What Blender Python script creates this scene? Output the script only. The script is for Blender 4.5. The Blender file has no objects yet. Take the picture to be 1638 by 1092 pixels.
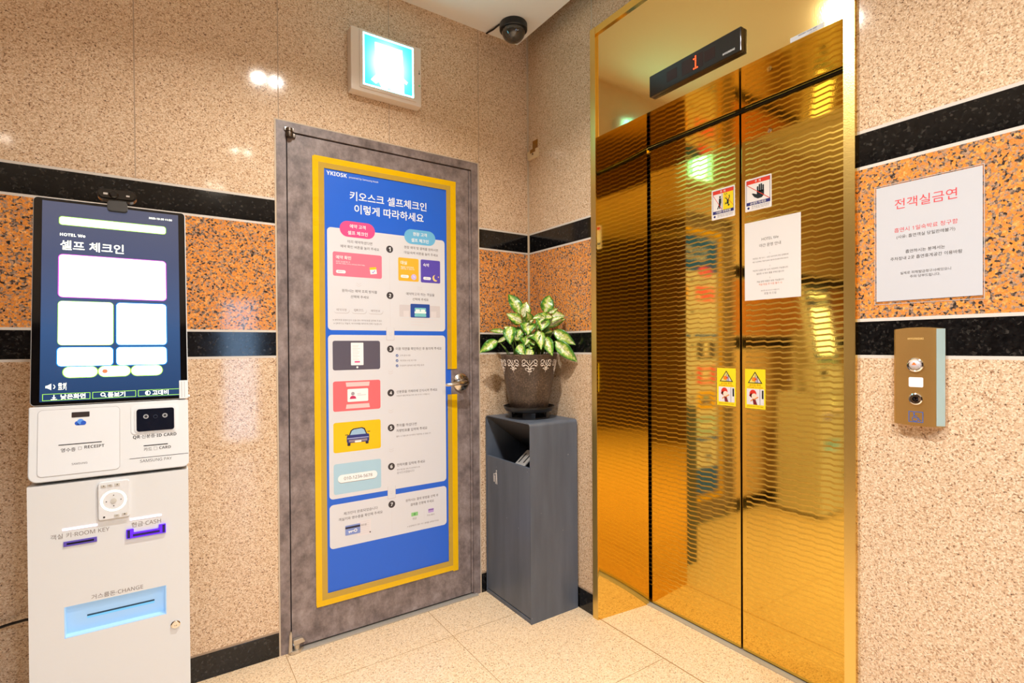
import bpy, bmesh, math, random
from mathutils import Vector, Matrix
random.seed(7)
PI = math.pi
SC = bpy.context.scene
COL = SC.collection

# ------------------------------------------------------------------ camera
cam_d = bpy.data.cameras.new('camera')
cam = bpy.data.objects.new('camera', cam_d); COL.objects.link(cam)
yaw, pitch, roll = 0.594936, -0.0073324, -0.0066688
fw = Vector((math.sin(yaw)*math.cos(pitch), math.cos(yaw)*math.cos(pitch), math.sin(pitch)))
rt0 = Vector((math.cos(yaw), -math.sin(yaw), 0)); up0 = rt0.cross(fw)
rt = rt0*math.cos(roll)+up0*math.sin(roll); up = -rt0*math.sin(roll)+up0*math.cos(roll)
cam.matrix_world = Matrix(((rt.x, up.x, -fw.x, -1.58475), (rt.y, up.y, -fw.y, -2.18040),
                           (rt.z, up.z, -fw.z, 1.2), (0, 0, 0, 1)))
cam_d.sensor_width = 36.0
cam_d.lens = 36.0*830.04/1638
cam_d.shift_y = 13.9/1638
cam_d.clip_start = 0.02
SC.camera = cam

# ------------------------------------------------------------------ view / world
SC.view_settings.view_transform = 'Standard'
SC.view_settings.look = 'None'
SC.view_settings.gamma = 1.0
SC.view_settings.use_curve_mapping = False
SC.view_settings.exposure = 0.0
world = bpy.data.worlds.new('sky'); SC.world = world; world.use_nodes = True
bg = world.node_tree.nodes['Background']
bg.inputs[0].default_value = (0.50, 0.72, 1.0, 1); bg.inputs[1].default_value = 7.0

WARM_RGB, COOL_FILL_RGB = (1.0, 0.97, 0.92), (0.80, 0.95, 1.20)
TWINS = [(-1.07, -1.05, 1.10, WARM_RGB), (-1.05, -2.36, 0.92, WARM_RGB), (-1.15, -3.45, 1.35, COOL_FILL_RGB), (-2.55, -3.00, 0.4, COOL_FILL_RGB)]  # the two cool rear pairs are added fill, unseen, in place of daylight
LAMP_W = 13.3
CEIL = 2.735
def lamp(x, y, w, rgb):
    d = bpy.data.lights.new('downlight_and_fill_lamp', 'AREA'); d.shape = 'DISK'; d.size = 0.05; d.energy = w; d.color = rgb; d.spread = math.radians(136)
    o = bpy.data.objects.new('downlight_and_fill_lamp', d); o.location = (x, y, CEIL-0.008); COL.objects.link(o)
    return o

# ------------------------------------------------------------------ materials
def lin(c):
    return tuple(((v/255)/12.92 if v/255 <= 0.04045 else ((v/255+0.055)/1.055)**2.4) for v in c)
MATS = {}
def newmat(name):
    m = bpy.data.materials.new(name); m.use_nodes = True
    return m, m.node_tree.nodes, m.node_tree.links, m.node_tree.nodes['Principled BSDF']
def pm(name, rgb, rough=0.5, metal=0.0, emit=None, es=0.0, spec=0.5, coat=0.0, alpha=1.0, trans=0.0):
    if name in MATS: return MATS[name]
    m, n, l, b = newmat(name)
    b.inputs['Base Color'].default_value = (*lin(rgb), 1)
    b.inputs['Roughness'].default_value = rough; b.inputs['Metallic'].default_value = metal
    b.inputs['Specular IOR Level'].default_value = spec; b.inputs['Coat Weight'].default_value = coat
    b.inputs['Alpha'].default_value = alpha; b.inputs['Transmission Weight'].default_value = trans
    if emit is not None:
        b.inputs['Emission Color'].default_value = (*lin(emit), 1); b.inputs['Emission Strength'].default_value = es
    MATS[name] = m
    return m
def math_node(n, l, op, a, b=None, c=None):
    k = n.new('ShaderNodeMath'); k.operation = op
    for i, v in enumerate((a, b, c)):
        if v is None: continue
        if isinstance(v, (int, float)): k.inputs[i].default_value = v
        else: l.new(v, k.inputs[i])
    return k.outputs[0]
def ramp(n, l, fac, stops, interp='LINEAR'):
    r = n.new('ShaderNodeValToRGB'); r.color_ramp.interpolation = interp
    e = r.color_ramp.elements
    e[0].position, e[0].color = stops[0][0], (*stops[0][1], 1)
    e[1].position, e[1].color = stops[-1][0], (*stops[-1][1], 1)
    for p, c in stops[1:-1]:
        k = e.new(p); k.color = (*c, 1)
    l.new(fac, r.inputs[0]); return r.outputs[0]
def mixc(n, l, fac, a, b):
    k = n.new('ShaderNodeMix'); k.data_type = 'RGBA'
    for s, v in ((0, fac), (6, a), (7, b)):
        if isinstance(v, (int, float)): k.inputs[s].default_value = v
        elif isinstance(v, tuple): k.inputs[s].default_value = (*v, 1)
        else: l.new(v, k.inputs[s])
    return k.outputs[2]

def granite(name, scale, stops, rough=0.075, cluster=0.3, spec=0.5):
    m, n, l, b = newmat(name)
    tc = n.new('ShaderNodeTexCoord')
    nz = n.new('ShaderNodeTexNoise'); nz.inputs['Scale'].default_value = scale*0.9; nz.inputs['Detail'].default_value = 2
    l.new(tc.outputs['Object'], nz.inputs['Vector'])
    vm = n.new('ShaderNodeVectorMath'); vm.operation = 'MULTIPLY_ADD'
    l.new(nz.outputs['Color'], vm.inputs[0]); vm.inputs[1].default_value = (1.1/scale,)*3
    l.new(tc.outputs['Object'], vm.inputs[2])
    v = n.new('ShaderNodeTexVoronoi'); v.inputs['Scale'].default_value = scale
    l.new(vm.outputs[0], v.inputs['Vector'])
    sp = n.new('ShaderNodeSeparateColor'); l.new(v.outputs['Color'], sp.inputs[0])
    n2 = n.new('ShaderNodeTexNoise'); n2.inputs['Scale'].default_value = scale*cluster; n2.inputs['Detail'].default_value = 3
    l.new(tc.outputs['Object'], n2.inputs['Vector'])
    n4 = n.new('ShaderNodeTexNoise'); n4.inputs['Scale'].default_value = scale*0.62; n4.inputs['Detail'].default_value = 3; n4.inputs['Roughness'].default_value = 0.6
    l.new(tc.outputs['Object'], n4.inputs['Vector'])
    soft = math_node(n, l, 'ADD', math_node(n, l, 'MULTIPLY', math_node(n, l, 'SUBTRACT', n4.outputs['Fac'], 0.5), 2.3), 0.5)
    f = math_node(n, l, 'ADD', math_node(n, l, 'MULTIPLY', sp.outputs[0], 0.68), math_node(n, l, 'MULTIPLY', soft, 0.32))
    f = math_node(n, l, 'ADD', f, math_node(n, l, 'MULTIPLY', math_node(n, l, 'SUBTRACT', n2.outputs['Fac'], 0.5), 0.4))
    c = ramp(n, l, f, stops)
    v2 = n.new('ShaderNodeTexVoronoi'); v2.inputs['Scale'].default_value = scale*2.3
    l.new(vm.outputs[0], v2.inputs['Vector'])
    s2 = n.new('ShaderNodeSeparateColor'); l.new(v2.outputs['Color'], s2.inputs[0])
    hsv = n.new('ShaderNodeHueSaturation')
    l.new(math_node(n, l, 'ADD', 0.84, math_node(n, l, 'MULTIPLY', s2.outputs[1], 0.32)), hsv.inputs['Value'])
    l.new(c, hsv.inputs['Color']); l.new(hsv.outputs[0], b.inputs['Base Color'])
    b.inputs['Roughness'].default_value = rough; b.inputs['Specular IOR Level'].default_value = spec
    # gentle waviness of the polish
    n3 = n.new('ShaderNodeTexNoise'); n3.inputs['Scale'].default_value = 5.0
    l.new(tc.outputs['Object'], n3.inputs['Vector'])
    bp = n.new('ShaderNodeBump'); bp.inputs['Strength'].default_value = 0.012; bp.inputs['Distance'].default_value = 0.02
    l.new(n3.outputs['Fac'], bp.inputs['Height']); l.new(bp.outputs[0], b.inputs['Normal'])
    return m
G_LIGHT = granite('beige_granite', 290, [(0.05, lin((94, 70, 54))), (0.12, lin((132, 100, 76))), (0.20, lin((186, 148, 114))), (0.36, lin((214, 180, 145))),
                                        (0.60, lin((226, 196, 162))), (0.82, lin((241, 220, 192))), (0.97, lin((212, 170, 134)))])
G_ORANGE = granite('orange_granite', 175, [(0.06, lin((42, 36, 33))), (0.18, lin((72, 62, 56))), (0.28, lin((128, 109, 95))), (0.39, lin((186, 152, 124))),
                                          (0.47, lin((212, 138, 78))), (0.70, lin((234, 148, 62))), (0.94, lin((240, 182, 116)))], cluster=0.35)
G_BLACK = granite('black_granite', 160, [(0.1, lin((8, 8, 9))), (0.5, lin((16, 16, 17))), (0.75, lin((26, 25, 24))), (0.95, lin((60, 56, 52)))], rough=0.10)
G_FLOOR = granite('cream_floor_granite', 270, [(0.05, lin((142, 114, 86))), (0.14, lin((184, 150, 114))), (0.26, lin((222, 188, 146))), (0.5, lin((238, 208, 168))),
                                               (0.78, lin((245, 222, 190))), (0.95, lin((226, 184, 138)))], rough=0.28)
G_DARK = granite('dark_brown_granite', 150, [(0.1, lin((40, 32, 28))), (0.5, lin((92, 72, 58))), (0.9, lin((120, 98, 80)))])
GROUT = pm('pale_grout', (214, 206, 196), 0.7)
GROUT_T = pm('thin_grout', (176, 150, 124), 0.7)
GROUT_F = pm('floor_joint', (168, 126, 76), 0.8)
CAULK = pm('beige_caulk', (206, 186, 160), 0.6)

def plaster(name, rgb):
    m, n, l, b = newmat(name); b.inputs['Base Color'].default_value = (*lin(rgb), 1); b.inputs['Roughness'].default_value = 0.85
    nz = n.new('ShaderNodeTexNoise'); nz.inputs['Scale'].default_value = 120
    bp = n.new('ShaderNodeBump'); bp.inputs['Strength'].default_value = 0.05; l.new(nz.outputs['Fac'], bp.inputs['Height']); l.new(bp.outputs[0], b.inputs['Normal'])
    return m
CEILM = plaster('ceiling_paint', (250, 247, 242))

def gold(name, rgb, rough, pattern=False, aniso=0.0, grain=0.05):
    m, n, l, b = newmat(name)
    b.inputs['Base Color'].default_value = (*lin(rgb), 1); b.inputs['Metallic'].default_value = 1.0
    b.inputs['Roughness'].default_value = rough
    tc = n.new('ShaderNodeTexCoord')
    nz = n.new('ShaderNodeTexNoise'); nz.inputs['Scale'].default_value = 260; nz.inputs['Detail'].default_value = 2
    l.new(tc.outputs['Object'], nz.inputs['Vector'])
    bp = n.new('ShaderNodeBump'); bp.inputs['Strength'].default_value = grain; bp.inputs['Distance'].default_value = 0.002
    l.new(nz.outputs['Fac'], bp.inputs['Height'])
    if pattern:
        s = n.new('ShaderNodeSeparateXYZ'); l.new(tc.outputs['Object'], s.inputs[0])
        y, z = s.outputs[1], s.outputs[2]
        # columns 57.5 mm wide: every etched line climbs gently then steps back down
        cy = math_node(n, l, 'FRACT', math_node(n, l, 'DIVIDE', math_node(n, l, 'ADD', math_node(n, l, 'MULTIPLY', y, -1.0), 5.75-0.044), 0.0575))
        rise = math_node(n, l, 'DIVIDE', cy, 0.82)
        fall = math_node(n, l, 'DIVIDE', math_node(n, l, 'SUBTRACT', 1.0, cy), 0.18)
        saw = math_node(n, l, 'MULTIPLY', math_node(n, l, 'MINIMUM', rise, fall), 0.0044)
        t = math_node(n, l, 'FRACT', math_node(n, l, 'DIVIDE', math_node(n, l, 'SUBTRACT', z, saw), 0.0200))
        # frosted etched band about a third of the pitch wide, the rest mirror
        d = math_node(n, l, 'ABSOLUTE', math_node(n, l, 'SUBTRACT', t, 0.5))
        h = math_node(n, l, 'SUBTRACT', 1.0, math_node(n, l, 'MINIMUM', math_node(n, l, 'MAXIMUM', math_node(n, l, 'DIVIDE', math_node(n, l, 'SUBTRACT', d, 0.13), 0.07), 0.0), 1.0))
        ay = math_node(n, l, 'ABSOLUTE', math_node(n, l, 'SUBTRACT', y, 0.0045))
        mask = math_node(n, l, 'MULTIPLY', math_node(n, l, 'GREATER_THAN', ay, 0.021), math_node(n, l, 'GREATER_THAN', z, 0.088))
        h = math_node(n, l, 'MULTIPLY', h, mask)
        l.new(bp.outputs[0], b.inputs['Normal'])
        l.new(math_node(n, l, 'ADD', rough, math_node(n, l, 'MULTIPLY', h, 0.25)), b.inputs['Roughness'])
    else:
        l.new(bp.outputs[0], b.inputs['Normal'])
    return m
GOLD_DOOR = gold('etched_gold', (232, 194, 90), 0.05, True, grain=0.012)
GOLD_FRAME = gold('mirror_gold', (236, 201, 106), 0.05, grain=0.015)
GOLD_TRANS = gold('satin_gold', (242, 212, 138), 0.085, grain=0.03)
GOLD_TRIM = gold('brushed_gold', (240, 206, 122), 0.30, grain=0.12)
GOLD_PANEL = gold('brushed_bronze', (216, 172, 104), 0.45, grain=0.1)

def door_film():
    m, n, l, b = newmat('grey_brown_door_film')
    tc = n.new('ShaderNodeTexCoord')
    a = n.new('ShaderNodeTexNoise'); a.inputs['Scale'].default_value = 15; a.inputs['Detail'].default_value = 10; a.inputs['Roughness'].default_value = 0.74
    mp = n.new('ShaderNodeMapping'); mp.inputs['Scale'].default_value = (1, 1, 0.8)
    l.new(tc.outputs['Object'], mp.inputs[0]); l.new(mp.outputs[0], a.inputs['Vector'])
    c = ramp(n, l, a.outputs['Fac'], [(0.28, lin((78, 67, 66))), (0.44, lin((120, 106, 103))), (0.56, lin((146, 131, 127))), (0.75, lin((178, 164, 160)))])
    l.new(c, b.inputs['Base Color']); b.inputs['Roughness'].default_value = 0.42
    return m
FILM = door_film()
DARKGAP = pm('dark_gap', (16, 12, 10), 0.8)  # near-black colour in place of the shade inside gaps and slots
STEEL = pm('brushed_steel', (196, 188, 176), 0.28, 1.0)
STEEL_D = pm('dark_steel', (120, 110, 100), 0.34, 1.0)
CHROME = pm('chrome', (232, 230, 226), 0.08, 1.0)
BLACKP = pm('black_plastic', (20, 20, 22), 0.35)
BLACKG = pm('black_gloss', (8, 8, 10), 0.06, coat=0.3)
WHITEK = pm('kiosk_white', (222, 223, 222), 0.34)
WHITEK2 = pm('kiosk_white_panel', (226, 227, 227), 0.36)
GREYLINE = pm('grey_line', (150, 142, 136), 0.5)
INK = pm('dark_ink', (74, 66, 62), 0.6)
INKB = pm('black_ink', (34, 32, 34), 0.6)
PAPER = pm('white_paper', (200, 200, 204), 0.7)
RED_INK = pm('red_ink', (224, 72, 78), 0.6)
BIN = None
def bin_paint():
    m, n, l, b = newmat('slate_grey_paint')
    tc = n.new('ShaderNodeTexCoord')
    a = n.new('ShaderNodeTexNoise'); a.inputs['Scale'].default_value = 7; a.inputs['Detail'].default_value = 6
    mp = n.new('ShaderNodeMapping'); mp.inputs['Scale'].default_value = (3, 3, 0.5); l.new(tc.outputs['Object'], mp.inputs[0]); l.new(mp.outputs[0], a.inputs['Vector'])
    c = ramp(n, l, a.outputs['Fac'], [(0.3, lin((82, 89, 100))), (0.7, lin((96, 103, 115)))])
    sc = n.new('ShaderNodeTexNoise'); sc.inputs['Scale'].default_value = 60; sc.inputs['Detail'].default_value = 1
    l.new(tc.outputs['Object'], sc.inputs['Vector'])
    f = math_node(n, l, 'MULTIPLY', math_node(n, l, 'GREATER_THAN', sc.outputs['Fac'], 0.79), 0.6)
    l.new(mixc(n, l, f, c, lin((176, 176, 176))), b.inputs['Base Color'])
    b.inputs['Roughness'].default_value = 0.42
    return m
BIN = bin_paint()
def tape_mat(name, rgb, alpha=1.0):
    m, n, l, b = newmat(name)
    b.inputs['Base Color'].default_value = (*lin(rgb), 1); b.inputs['Roughness'].default_value = 0.16
    tc = n.new('ShaderNodeTexCoord')
    a = n.new('ShaderNodeTexNoise'); a.inputs['Scale'].default_value = 22; a.inputs['Detail'].default_value = 4
    l.new(tc.outputs['Object'], a.inputs['Vector'])
    bp = n.new('ShaderNodeBump'); bp.inputs['Strength'].default_value = 0.5; bp.inputs['Distance'].default_value = 0.006
    l.new(a.outputs['Fac'], bp.inputs['Height']); l.new(bp.outputs[0], b.inputs['Normal'])
    return m
TAPE_Y = tape_mat('yellow_tape', (240, 190, 6))
TAPE_M = tape_mat('tape_over_poster', (196, 160, 62))
TAPE_B = tape_mat('brown_tape', (150, 96, 12))

# ------------------------------------------------------------------ geometry helpers
class B:
    def __init__(s, M=None):
        s.bm = bmesh.new(); s.M = M or Matrix.Identity(4); s.mats = []; s.bev = False
        s.uv = None
    def mi(s, m):
        if m not in s.mats: s.mats.append(m)
        return s.mats.index(m)
    def _merge(s, t, m):
        k = s.mi(m)
        vs = {}
        for v in t.verts: vs[v] = s.bm.verts.new(s.M @ v.co)
        flip = s.M.determinant() < 0
        for f in t.faces:
            q = [vs[v] for v in f.verts]
            if flip: q.reverse()
            try: nf = s.bm.faces.new(q)
            except ValueError: continue
            nf.material_index = k; nf.smooth = True
        t.free()
    def box(s, lo, hi, m, bev=0.0, seg=2):
        t = bmesh.new(); bmesh.ops.create_cube(t, size=1)
        for v in t.verts: v.co = Vector([lo[i]+(v.co[i]+0.5)*(hi[i]-lo[i]) for i in range(3)])
        if bev: s.bev = True; bmesh.ops.bevel(t, geom=t.edges[:], offset=bev, segments=seg, affect='EDGES', profile=0.5)
        s._merge(t, m); return s
    def prism(s, poly, a0, a1, m, axis='z', bev=0.0):
        # poly: 2-D points; axis z: (x,y) extruded in z ; axis y: (x,z) extruded in y ; axis x: (y,z) extruded in x
        t = bmesh.new()
        def P(p, a):
            return {'z': (p[0], p[1], a), 'y': (p[0], a, p[1]), 'x': (a, p[0], p[1])}[axis]
        lo = [t.verts.new(P(p, a0)) for p in poly]; hi = [t.verts.new(P(p, a1)) for p in poly]
        n = len(poly)
        t.faces.new(lo); t.faces.new(list(reversed(hi)))
        for i in range(n): t.faces.new((lo[i], hi[i], hi[(i+1) % n], lo[(i+1) % n]))
        bmesh.ops.recalc_face_normals(t, faces=t.faces[:])
        if bev:
            s.bev = True; bmesh.ops.bevel(t, geom=[e for e in t.edges], offset=bev, segments=2, affect='EDGES')
        s._merge(t, m); return s
    def lathe(s, prof, m, center=(0, 0, 0), n=40, R=None):
        t = bmesh.new(); R = R or Matrix.Identity(3); c = Vector(center)
        rings = []
        for r, z in prof:
            if r < 1e-6: rings.append([t.verts.new(c+R@Vector((0, 0, z)))])
            else: rings.append([t.verts.new(c+R@Vector((r*math.cos(2*PI*i/n), r*math.sin(2*PI*i/n), z))) for i in range(n)])
        for a, b in zip(rings, rings[1:]):
            for i in range(n):
                j = (i+1) % n
                if len(a) == 1 and len(b) == 1: continue
                if len(a) == 1: t.faces.new((a[0], b[j], b[i]))
                elif len(b) == 1: t.faces.new((a[i], a[j], b[0]))
                else: t.faces.new((a[i], a[j], b[j], b[i]))
        bmesh.ops.recalc_face_normals(t, faces=t.faces[:])
        s._merge(t, m); return s
    def tube(s, pts, rad, m, n=12, cap=True):
        t = bmesh.new(); pts = [Vector(p) for p in pts]; rings = []
        rads = rad if isinstance(rad, (list, tuple)) else [rad]*len(pts)
        ref = Vector((0, 0, 1))
        for i, p in enumerate(pts):
            d = (pts[min(i+1, len(pts)-1)]-pts[max(i-1, 0)]).normalized()
            a = d.cross(ref if abs(d.dot(ref)) < 0.95 else Vector((1, 0, 0))).normalized(); b = d.cross(a)
            rings.append([t.verts.new(p+(a*math.cos(2*PI*k/n)+b*math.sin(2*PI*k/n))*rads[i]) for k in range(n)])
        for a, b in zip(rings, rings[1:]):
            for i in range(n): t.faces.new((a[i], a[(i+1) % n], b[(i+1) % n], b[i]))
        if cap: t.faces.new(rings[0]); t.faces.new(rings[-1])
        bmesh.ops.recalc_face_normals(t, faces=t.faces[:])
        s._merge(t, m); return s
    def quads(s, vs, fs, m):
        t = bmesh.new(); q = [t.verts.new(v) for v in vs]
        for f in fs: t.faces.new([q[i] for i in f])
        s._merge(t, m); return s
    def slab_holes(s, us, vs, holes, w0, w1, m):
        # plate in local (u,v) with rectangular holes, thickness w0..w1 along local w
        t = bmesh.new(); vc = {}
        def V(u, v, w):
            k = (round(u, 5), round(v, 5), round(w, 5))
            if k not in vc: vc[k] = t.verts.new(k)
            return vc[k]
        us = sorted(set(us)); vs = sorted(set(vs))
        def inh(i, j):
            if i < 0 or j < 0 or i >= len(us)-1 or j >= len(vs)-1: return True
            u, v = (us[i]+us[i+1])/2, (vs[j]+vs[j+1])/2
            return any(h[0] < u < h[1] and h[2] < v < h[3] for h in holes)
        for i in range(len(us)-1):
            for j in range(len(vs)-1):
                if inh(i, j): continue
                u0, u1, v0, v1 = us[i], us[i+1], vs[j], vs[j+1]
                t.faces.new((V(u0, v0, w1), V(u1, v0, w1), V(u1, v1, w1), V(u0, v1, w1)))
                t.faces.new((V(u0, v0, w0), V(u0, v1, w0), V(u1, v1, w0), V(u1, v0, w0)))
                for di, dj, a, b in ((-1, 0, (u0, v0), (u0, v1)), (1, 0, (u1, v0), (u1, v1)), (0, -1, (u0, v0), (u1, v0)), (0, 1, (u0, v1), (u1, v1))):
                    if inh(i+di, j+dj): t.faces.new((V(*a, w0), V(*b, w0), V(*b, w1), V(*a, w1)))
        bmesh.ops.recalc_face_normals(t, faces=t.faces[:])
        s._merge(t, m); return s

def wloc(o):
    v = Vector((0, 0, 0))
    while o is not None: v += o.location; o = o.parent
    return v
def obj(name, b, parent=None, at=None, sharp=35, kind=None):
    me = bpy.data.meshes.new(name)
    off = wloc(parent) if parent else Vector(at or (0, 0, 0))
    bmesh.ops.translate(b.bm, verts=b.bm.verts[:], vec=-off)
    b.bm.to_mesh(me); b.bm.free()
    for m in b.mats: me.materials.append(m)
    me.set_sharp_from_angle(angle=math.radians(sharp))
    o = bpy.data.objects.new(name, me); COL.objects.link(o)
    if b.bev:                       # keep the broad faces flat beside their rounded edges
        wn = o.modifiers.new('flat_faces', 'WEIGHTED_NORMAL'); wn.keep_sharp = True; wn.weight = 100
    if parent: o.parent = parent
    else: o.location = off
    if kind: o['kind'] = kind
    return o
def tag(o, label, cat, group=None):
    o['label'] = label; o['category'] = cat
    if group: o['group'] = group
    return o
def thing(name, label, cat, loc, group=None):
    o = bpy.data.objects.new(name, None); COL.objects.link(o); o.location = loc; o.empty_display_size = 0.05
    return tag(o, label, cat, group)
def struct(o, label=None, cat=None):
    o['kind'] = 'structure'
    if label: o['label'] = label
    if cat: o['category'] = cat
    return o

_tcache = {}
def sans(t, heavy):
    # latin letters and digits in the sans alphabet that goes with the hangul
    A, a, d = (0x1D5D4, 0x1D5EE, 0x1D7EC) if heavy else (0x1D5A0, 0x1D5BA, 0x1D7E2)
    return ''.join(chr(A+ord(c)-65) if 'A' <= c <= 'Z' else chr(a+ord(c)-97) if 'a' <= c <= 'z' else chr(d+ord(c)-48) if '0' <= c <= '9' else c for c in t)
def text_polys(body, bold=0.0):
    hangul = any(ord(c) > 0xAC00 for c in body)
    body = sans(body, bold >= 0.01)
    k = (body, bold)
    if k in _tcache: return _tcache[k]
    c = bpy.data.curves.new('t', 'FONT'); c.body = body; c.size = 1.0; c.resolution_u = 3; c.offset = bold*0.6 if hangul else 0.0
    c.space_line = 1.0
    o = bpy.data.objects.new('t', c)
    me = bpy.data.meshes.new_from_object(o)
    vs = [tuple(v.co) for v in me.vertices]; fs = [tuple(p.vertices) for p in me.polygons]
    bpy.data.objects.remove(o); bpy.data.curves.remove(c); bpy.data.meshes.remove(me)
    xs = [v[0] for v in vs] or [0, 1]; ys = [v[1] for v in vs] or [0, 1]
    r = (vs, fs, min(xs), max(xs), min(ys), max(ys)); _tcache[k] = r
    return r

class Print(B):
    """flat printing on a surface: origin o, axes R (reading direction), U (up), N (towards the reader)"""
    def __init__(s, o, R, U, N, lift=0.0):
        s.o, s.R, s.U, s.N = Vector(o), Vector(R), Vector(U), Vector(N)
        M = Matrix((( *s.R, 0), (*s.U, 0), (*s.N, 0), (0, 0, 0, 1))).transposed()
        M.translation = s.o
        super().__init__(M)
        s.lift = lift
    def poly(s, pts, m, layer=0):
        w = s.lift+layer*0.00022
        a = sum(pts[i][0]*pts[(i+1) % len(pts)][1]-pts[(i+1) % len(pts)][0]*pts[i][1] for i in range(len(pts)))
        if a < 0: pts = list(reversed(pts))
        return s.quads([(u, v, w) for u, v in pts], [tuple(range(len(pts)))], m)
    def rect(s, u0, v0, u1, v1, m, layer=0): return s.poly([(u0, v0), (u1, v0), (u1, v1), (u0, v1)], m, layer)
    def rrect(s, u0, v0, u1, v1, r, m, layer=0): return s.poly(rr(u0, v0, u1, v1, r), m, layer)
    def disc(s, u, v, r, m, layer=0, n=24, ry=None): return s.poly([(u+r*math.cos(2*PI*i/n), v+(ry or r)*math.sin(2*PI*i/n)) for i in range(n)], m, layer)
    def line(s, pts, w, m, layer=0):
        for (a, b), (c, d) in zip(pts, pts[1:]):
            L = math.hypot(c-a, d-b) or 1; nx, ny = -(d-b)/L*w/2, (c-a)/L*w/2
            s.poly([(a+nx, b+ny), (c+nx, d+ny), (c-nx, d-ny), (a-nx, b-ny)], m, layer)
        return s
    def ring(s, u, v, r, w, m, layer=0, a0=0, a1=2*PI, n=28):
        p = [(u+r*math.cos(a0+(a1-a0)*i/n), v+r*math.sin(a0+(a1-a0)*i/n)) for i in range(n+1)]
        return s.line(p, w, m, layer)
    def frame(s, u0, v0, u1, v1, w, m, layer=0):
        s.rect(u0, v0, u1, v0+w, m, layer); s.rect(u0, v1-w, u1, v1, m, layer)
        s.rect(u0, v0+w, u0+w, v1-w, m, layer); s.rect(u1-w, v0+w, u1, v1-w, m, layer); return s
    def text(s, body, u0, u1, vc, m, layer=1, bold=0.0, hmax=None):
        vs, fs, x0, x1, y0, y1 = text_polys(body, bold)
        k = (u1-u0)/max(x1-x0, 1e-6)
        if hmax and k*(y1-y0) > hmax: k = hmax/(y1-y0)
        cu = (u0+u1)/2; w = s.lift+layer*0.00022
        return s.quads([(cu+(x-(x0+x1)/2)*k, vc+(y-(y0+y1)/2)*k, w) for x, y, _ in vs], fs, m)
def rr(u0, v0, u1, v1, r, n=6):
    r = min(r, (u1-u0)/2, (v1-v0)/2); p = []
    for cx, cy, a in ((u1-r, v0+r, -PI/2), (u1-r, v1-r, 0), (u0+r, v1-r, PI/2), (u0+r, v0+r, PI)):
        for i in range(n+1): p.append((cx+r*math.cos(a+PI/2*i/n), cy+r*math.sin(a+PI/2*i/n)))
    return p

# ------------------------------------------------------------------ the room
ZB, ZL2, ZL1, ZU2, ZU1, ZT = 0.0947, 1.1661, 1.2647, 1.6779, 1.7758, 2.86
GW = 0.0042
def wall_mesh(to3, us_joint, u0, u1, holes, vstrips, plain=None):
    """one wall: stone bands by height, pale grout between bands, thin vertical joints"""
    us = {u0, u1}; zs = {0, ZT}
    for z in (ZB, ZL2, ZL1, ZU2, ZU1): zs |= {z-GW, z+GW}
    for j in us_joint: us |= {j-0.0018, j+0.0018}
    for a, b2, _ in vstrips: us |= {a, b2}
    for h in holes: us |= {h[0], h[1]}; zs |= {h[2], h[3]}
    us = sorted(u for u in us if u0 <= u <= u1); zs = sorted(z for z in zs if 0 <= z <= ZT)
    b = B(); vc = {}
    def V(u, z):
        if (u, z) not in vc: vc[(u, z)] = b.bm.verts.new(to3(u, z))
        return vc[(u, z)]
    for i in range(len(us)-1):
        for j in range(len(zs)-1):
            u, z = (us[i]+us[i+1])/2, (zs[j]+zs[j+1])/2
            if any(h[0] < u < h[1] and h[2] < z < h[3] for h in holes): continue
            m = plain
            for a, b2, mm in vstrips:
                if a < u < b2: m = mm
            if m is None:
                for zz in (ZL2, ZL1, ZU2, ZU1):
                    if abs(z-zz) < GW: m = GROUT
                if abs(z-ZB) < GW: m = GROUT_T
            if m is None and z > ZU1 and any(abs(u-q) < 0.0018 for q in us_joint): m = GROUT_T
            if m is None:
                m = G_BLACK if z < ZB else G_LIGHT if z < ZL2 else G_BLACK if z < ZL1 else G_ORANGE if z < ZU2 else G_BLACK if z < ZU1 else G_LIGHT
            f = b.bm.faces.new((V(us[i], zs[j]), V(us[i+1], zs[j]), V(us[i+1], zs[j+1]), V(us[i], zs[j+1])))
            f.material_index = b.mi(m)
    return b
def solid(o, th, off=-1):
    if off == -1: o.data.shade_flat()
    md = o.modifiers.new('thickness', 'SOLIDIFY'); md.thickness = th; md.offset = off; return o
XW, YS = -3.3, -4.7
DX0, DX1, DZ = -1.208, -0.306, 2.085
w = obj('wall_left', wall_mesh(lambda u, z: (u, 0, z), [-3.0, -2.55, -2.10, -1.651, -1.198, -0.749, -0.297], XW, 0, [(DX0-0.006, DX1+0.007, 0, DZ+0.005)],
        [(-0.0075, 0, CAULK)]))
struct(solid(w, 0.12), 'beige granite wall with the grey door and the exit sign', 'wall')
EY0, EY1, EZ = -1.532, -0.484, 2.581
w = obj('wall_right', wall_mesh(lambda u, z: (0, -u, z), [], 0, -YS, [(-EY1, -EY0, 0, EZ)], [(0, 0.0075, CAULK), (-EY1-0.008, -EY1, CAULK)]))
struct(solid(w, 0.12), 'beige granite wall around the gold elevator doors', 'wall')
w = obj('wall_back', wall_mesh(lambda u, z: (XW, u, z), [-4.2, -3.6, -3.0, -2.4, -1.8, -1.2, -0.6], YS, 0, [], [], G_DARK))
struct(solid(w, 0.12), 'granite wall facing the elevator, behind the view', 'wall')
WX0, WX1, WZ0, WZ1 = -1.02, -0.58, 0.06, 1.82
w = obj('wall_front', wall_mesh(lambda u, z: (-u, YS, z), [0.3, 0.9, 1.5, 2.1, 2.7], 0, -XW, [(-WX1, -WX0, WZ0, WZ1)], [], G_DARK))
struct(solid(w, 0.12), 'granite wall with a narrow window, behind the view', 'wall')

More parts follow.
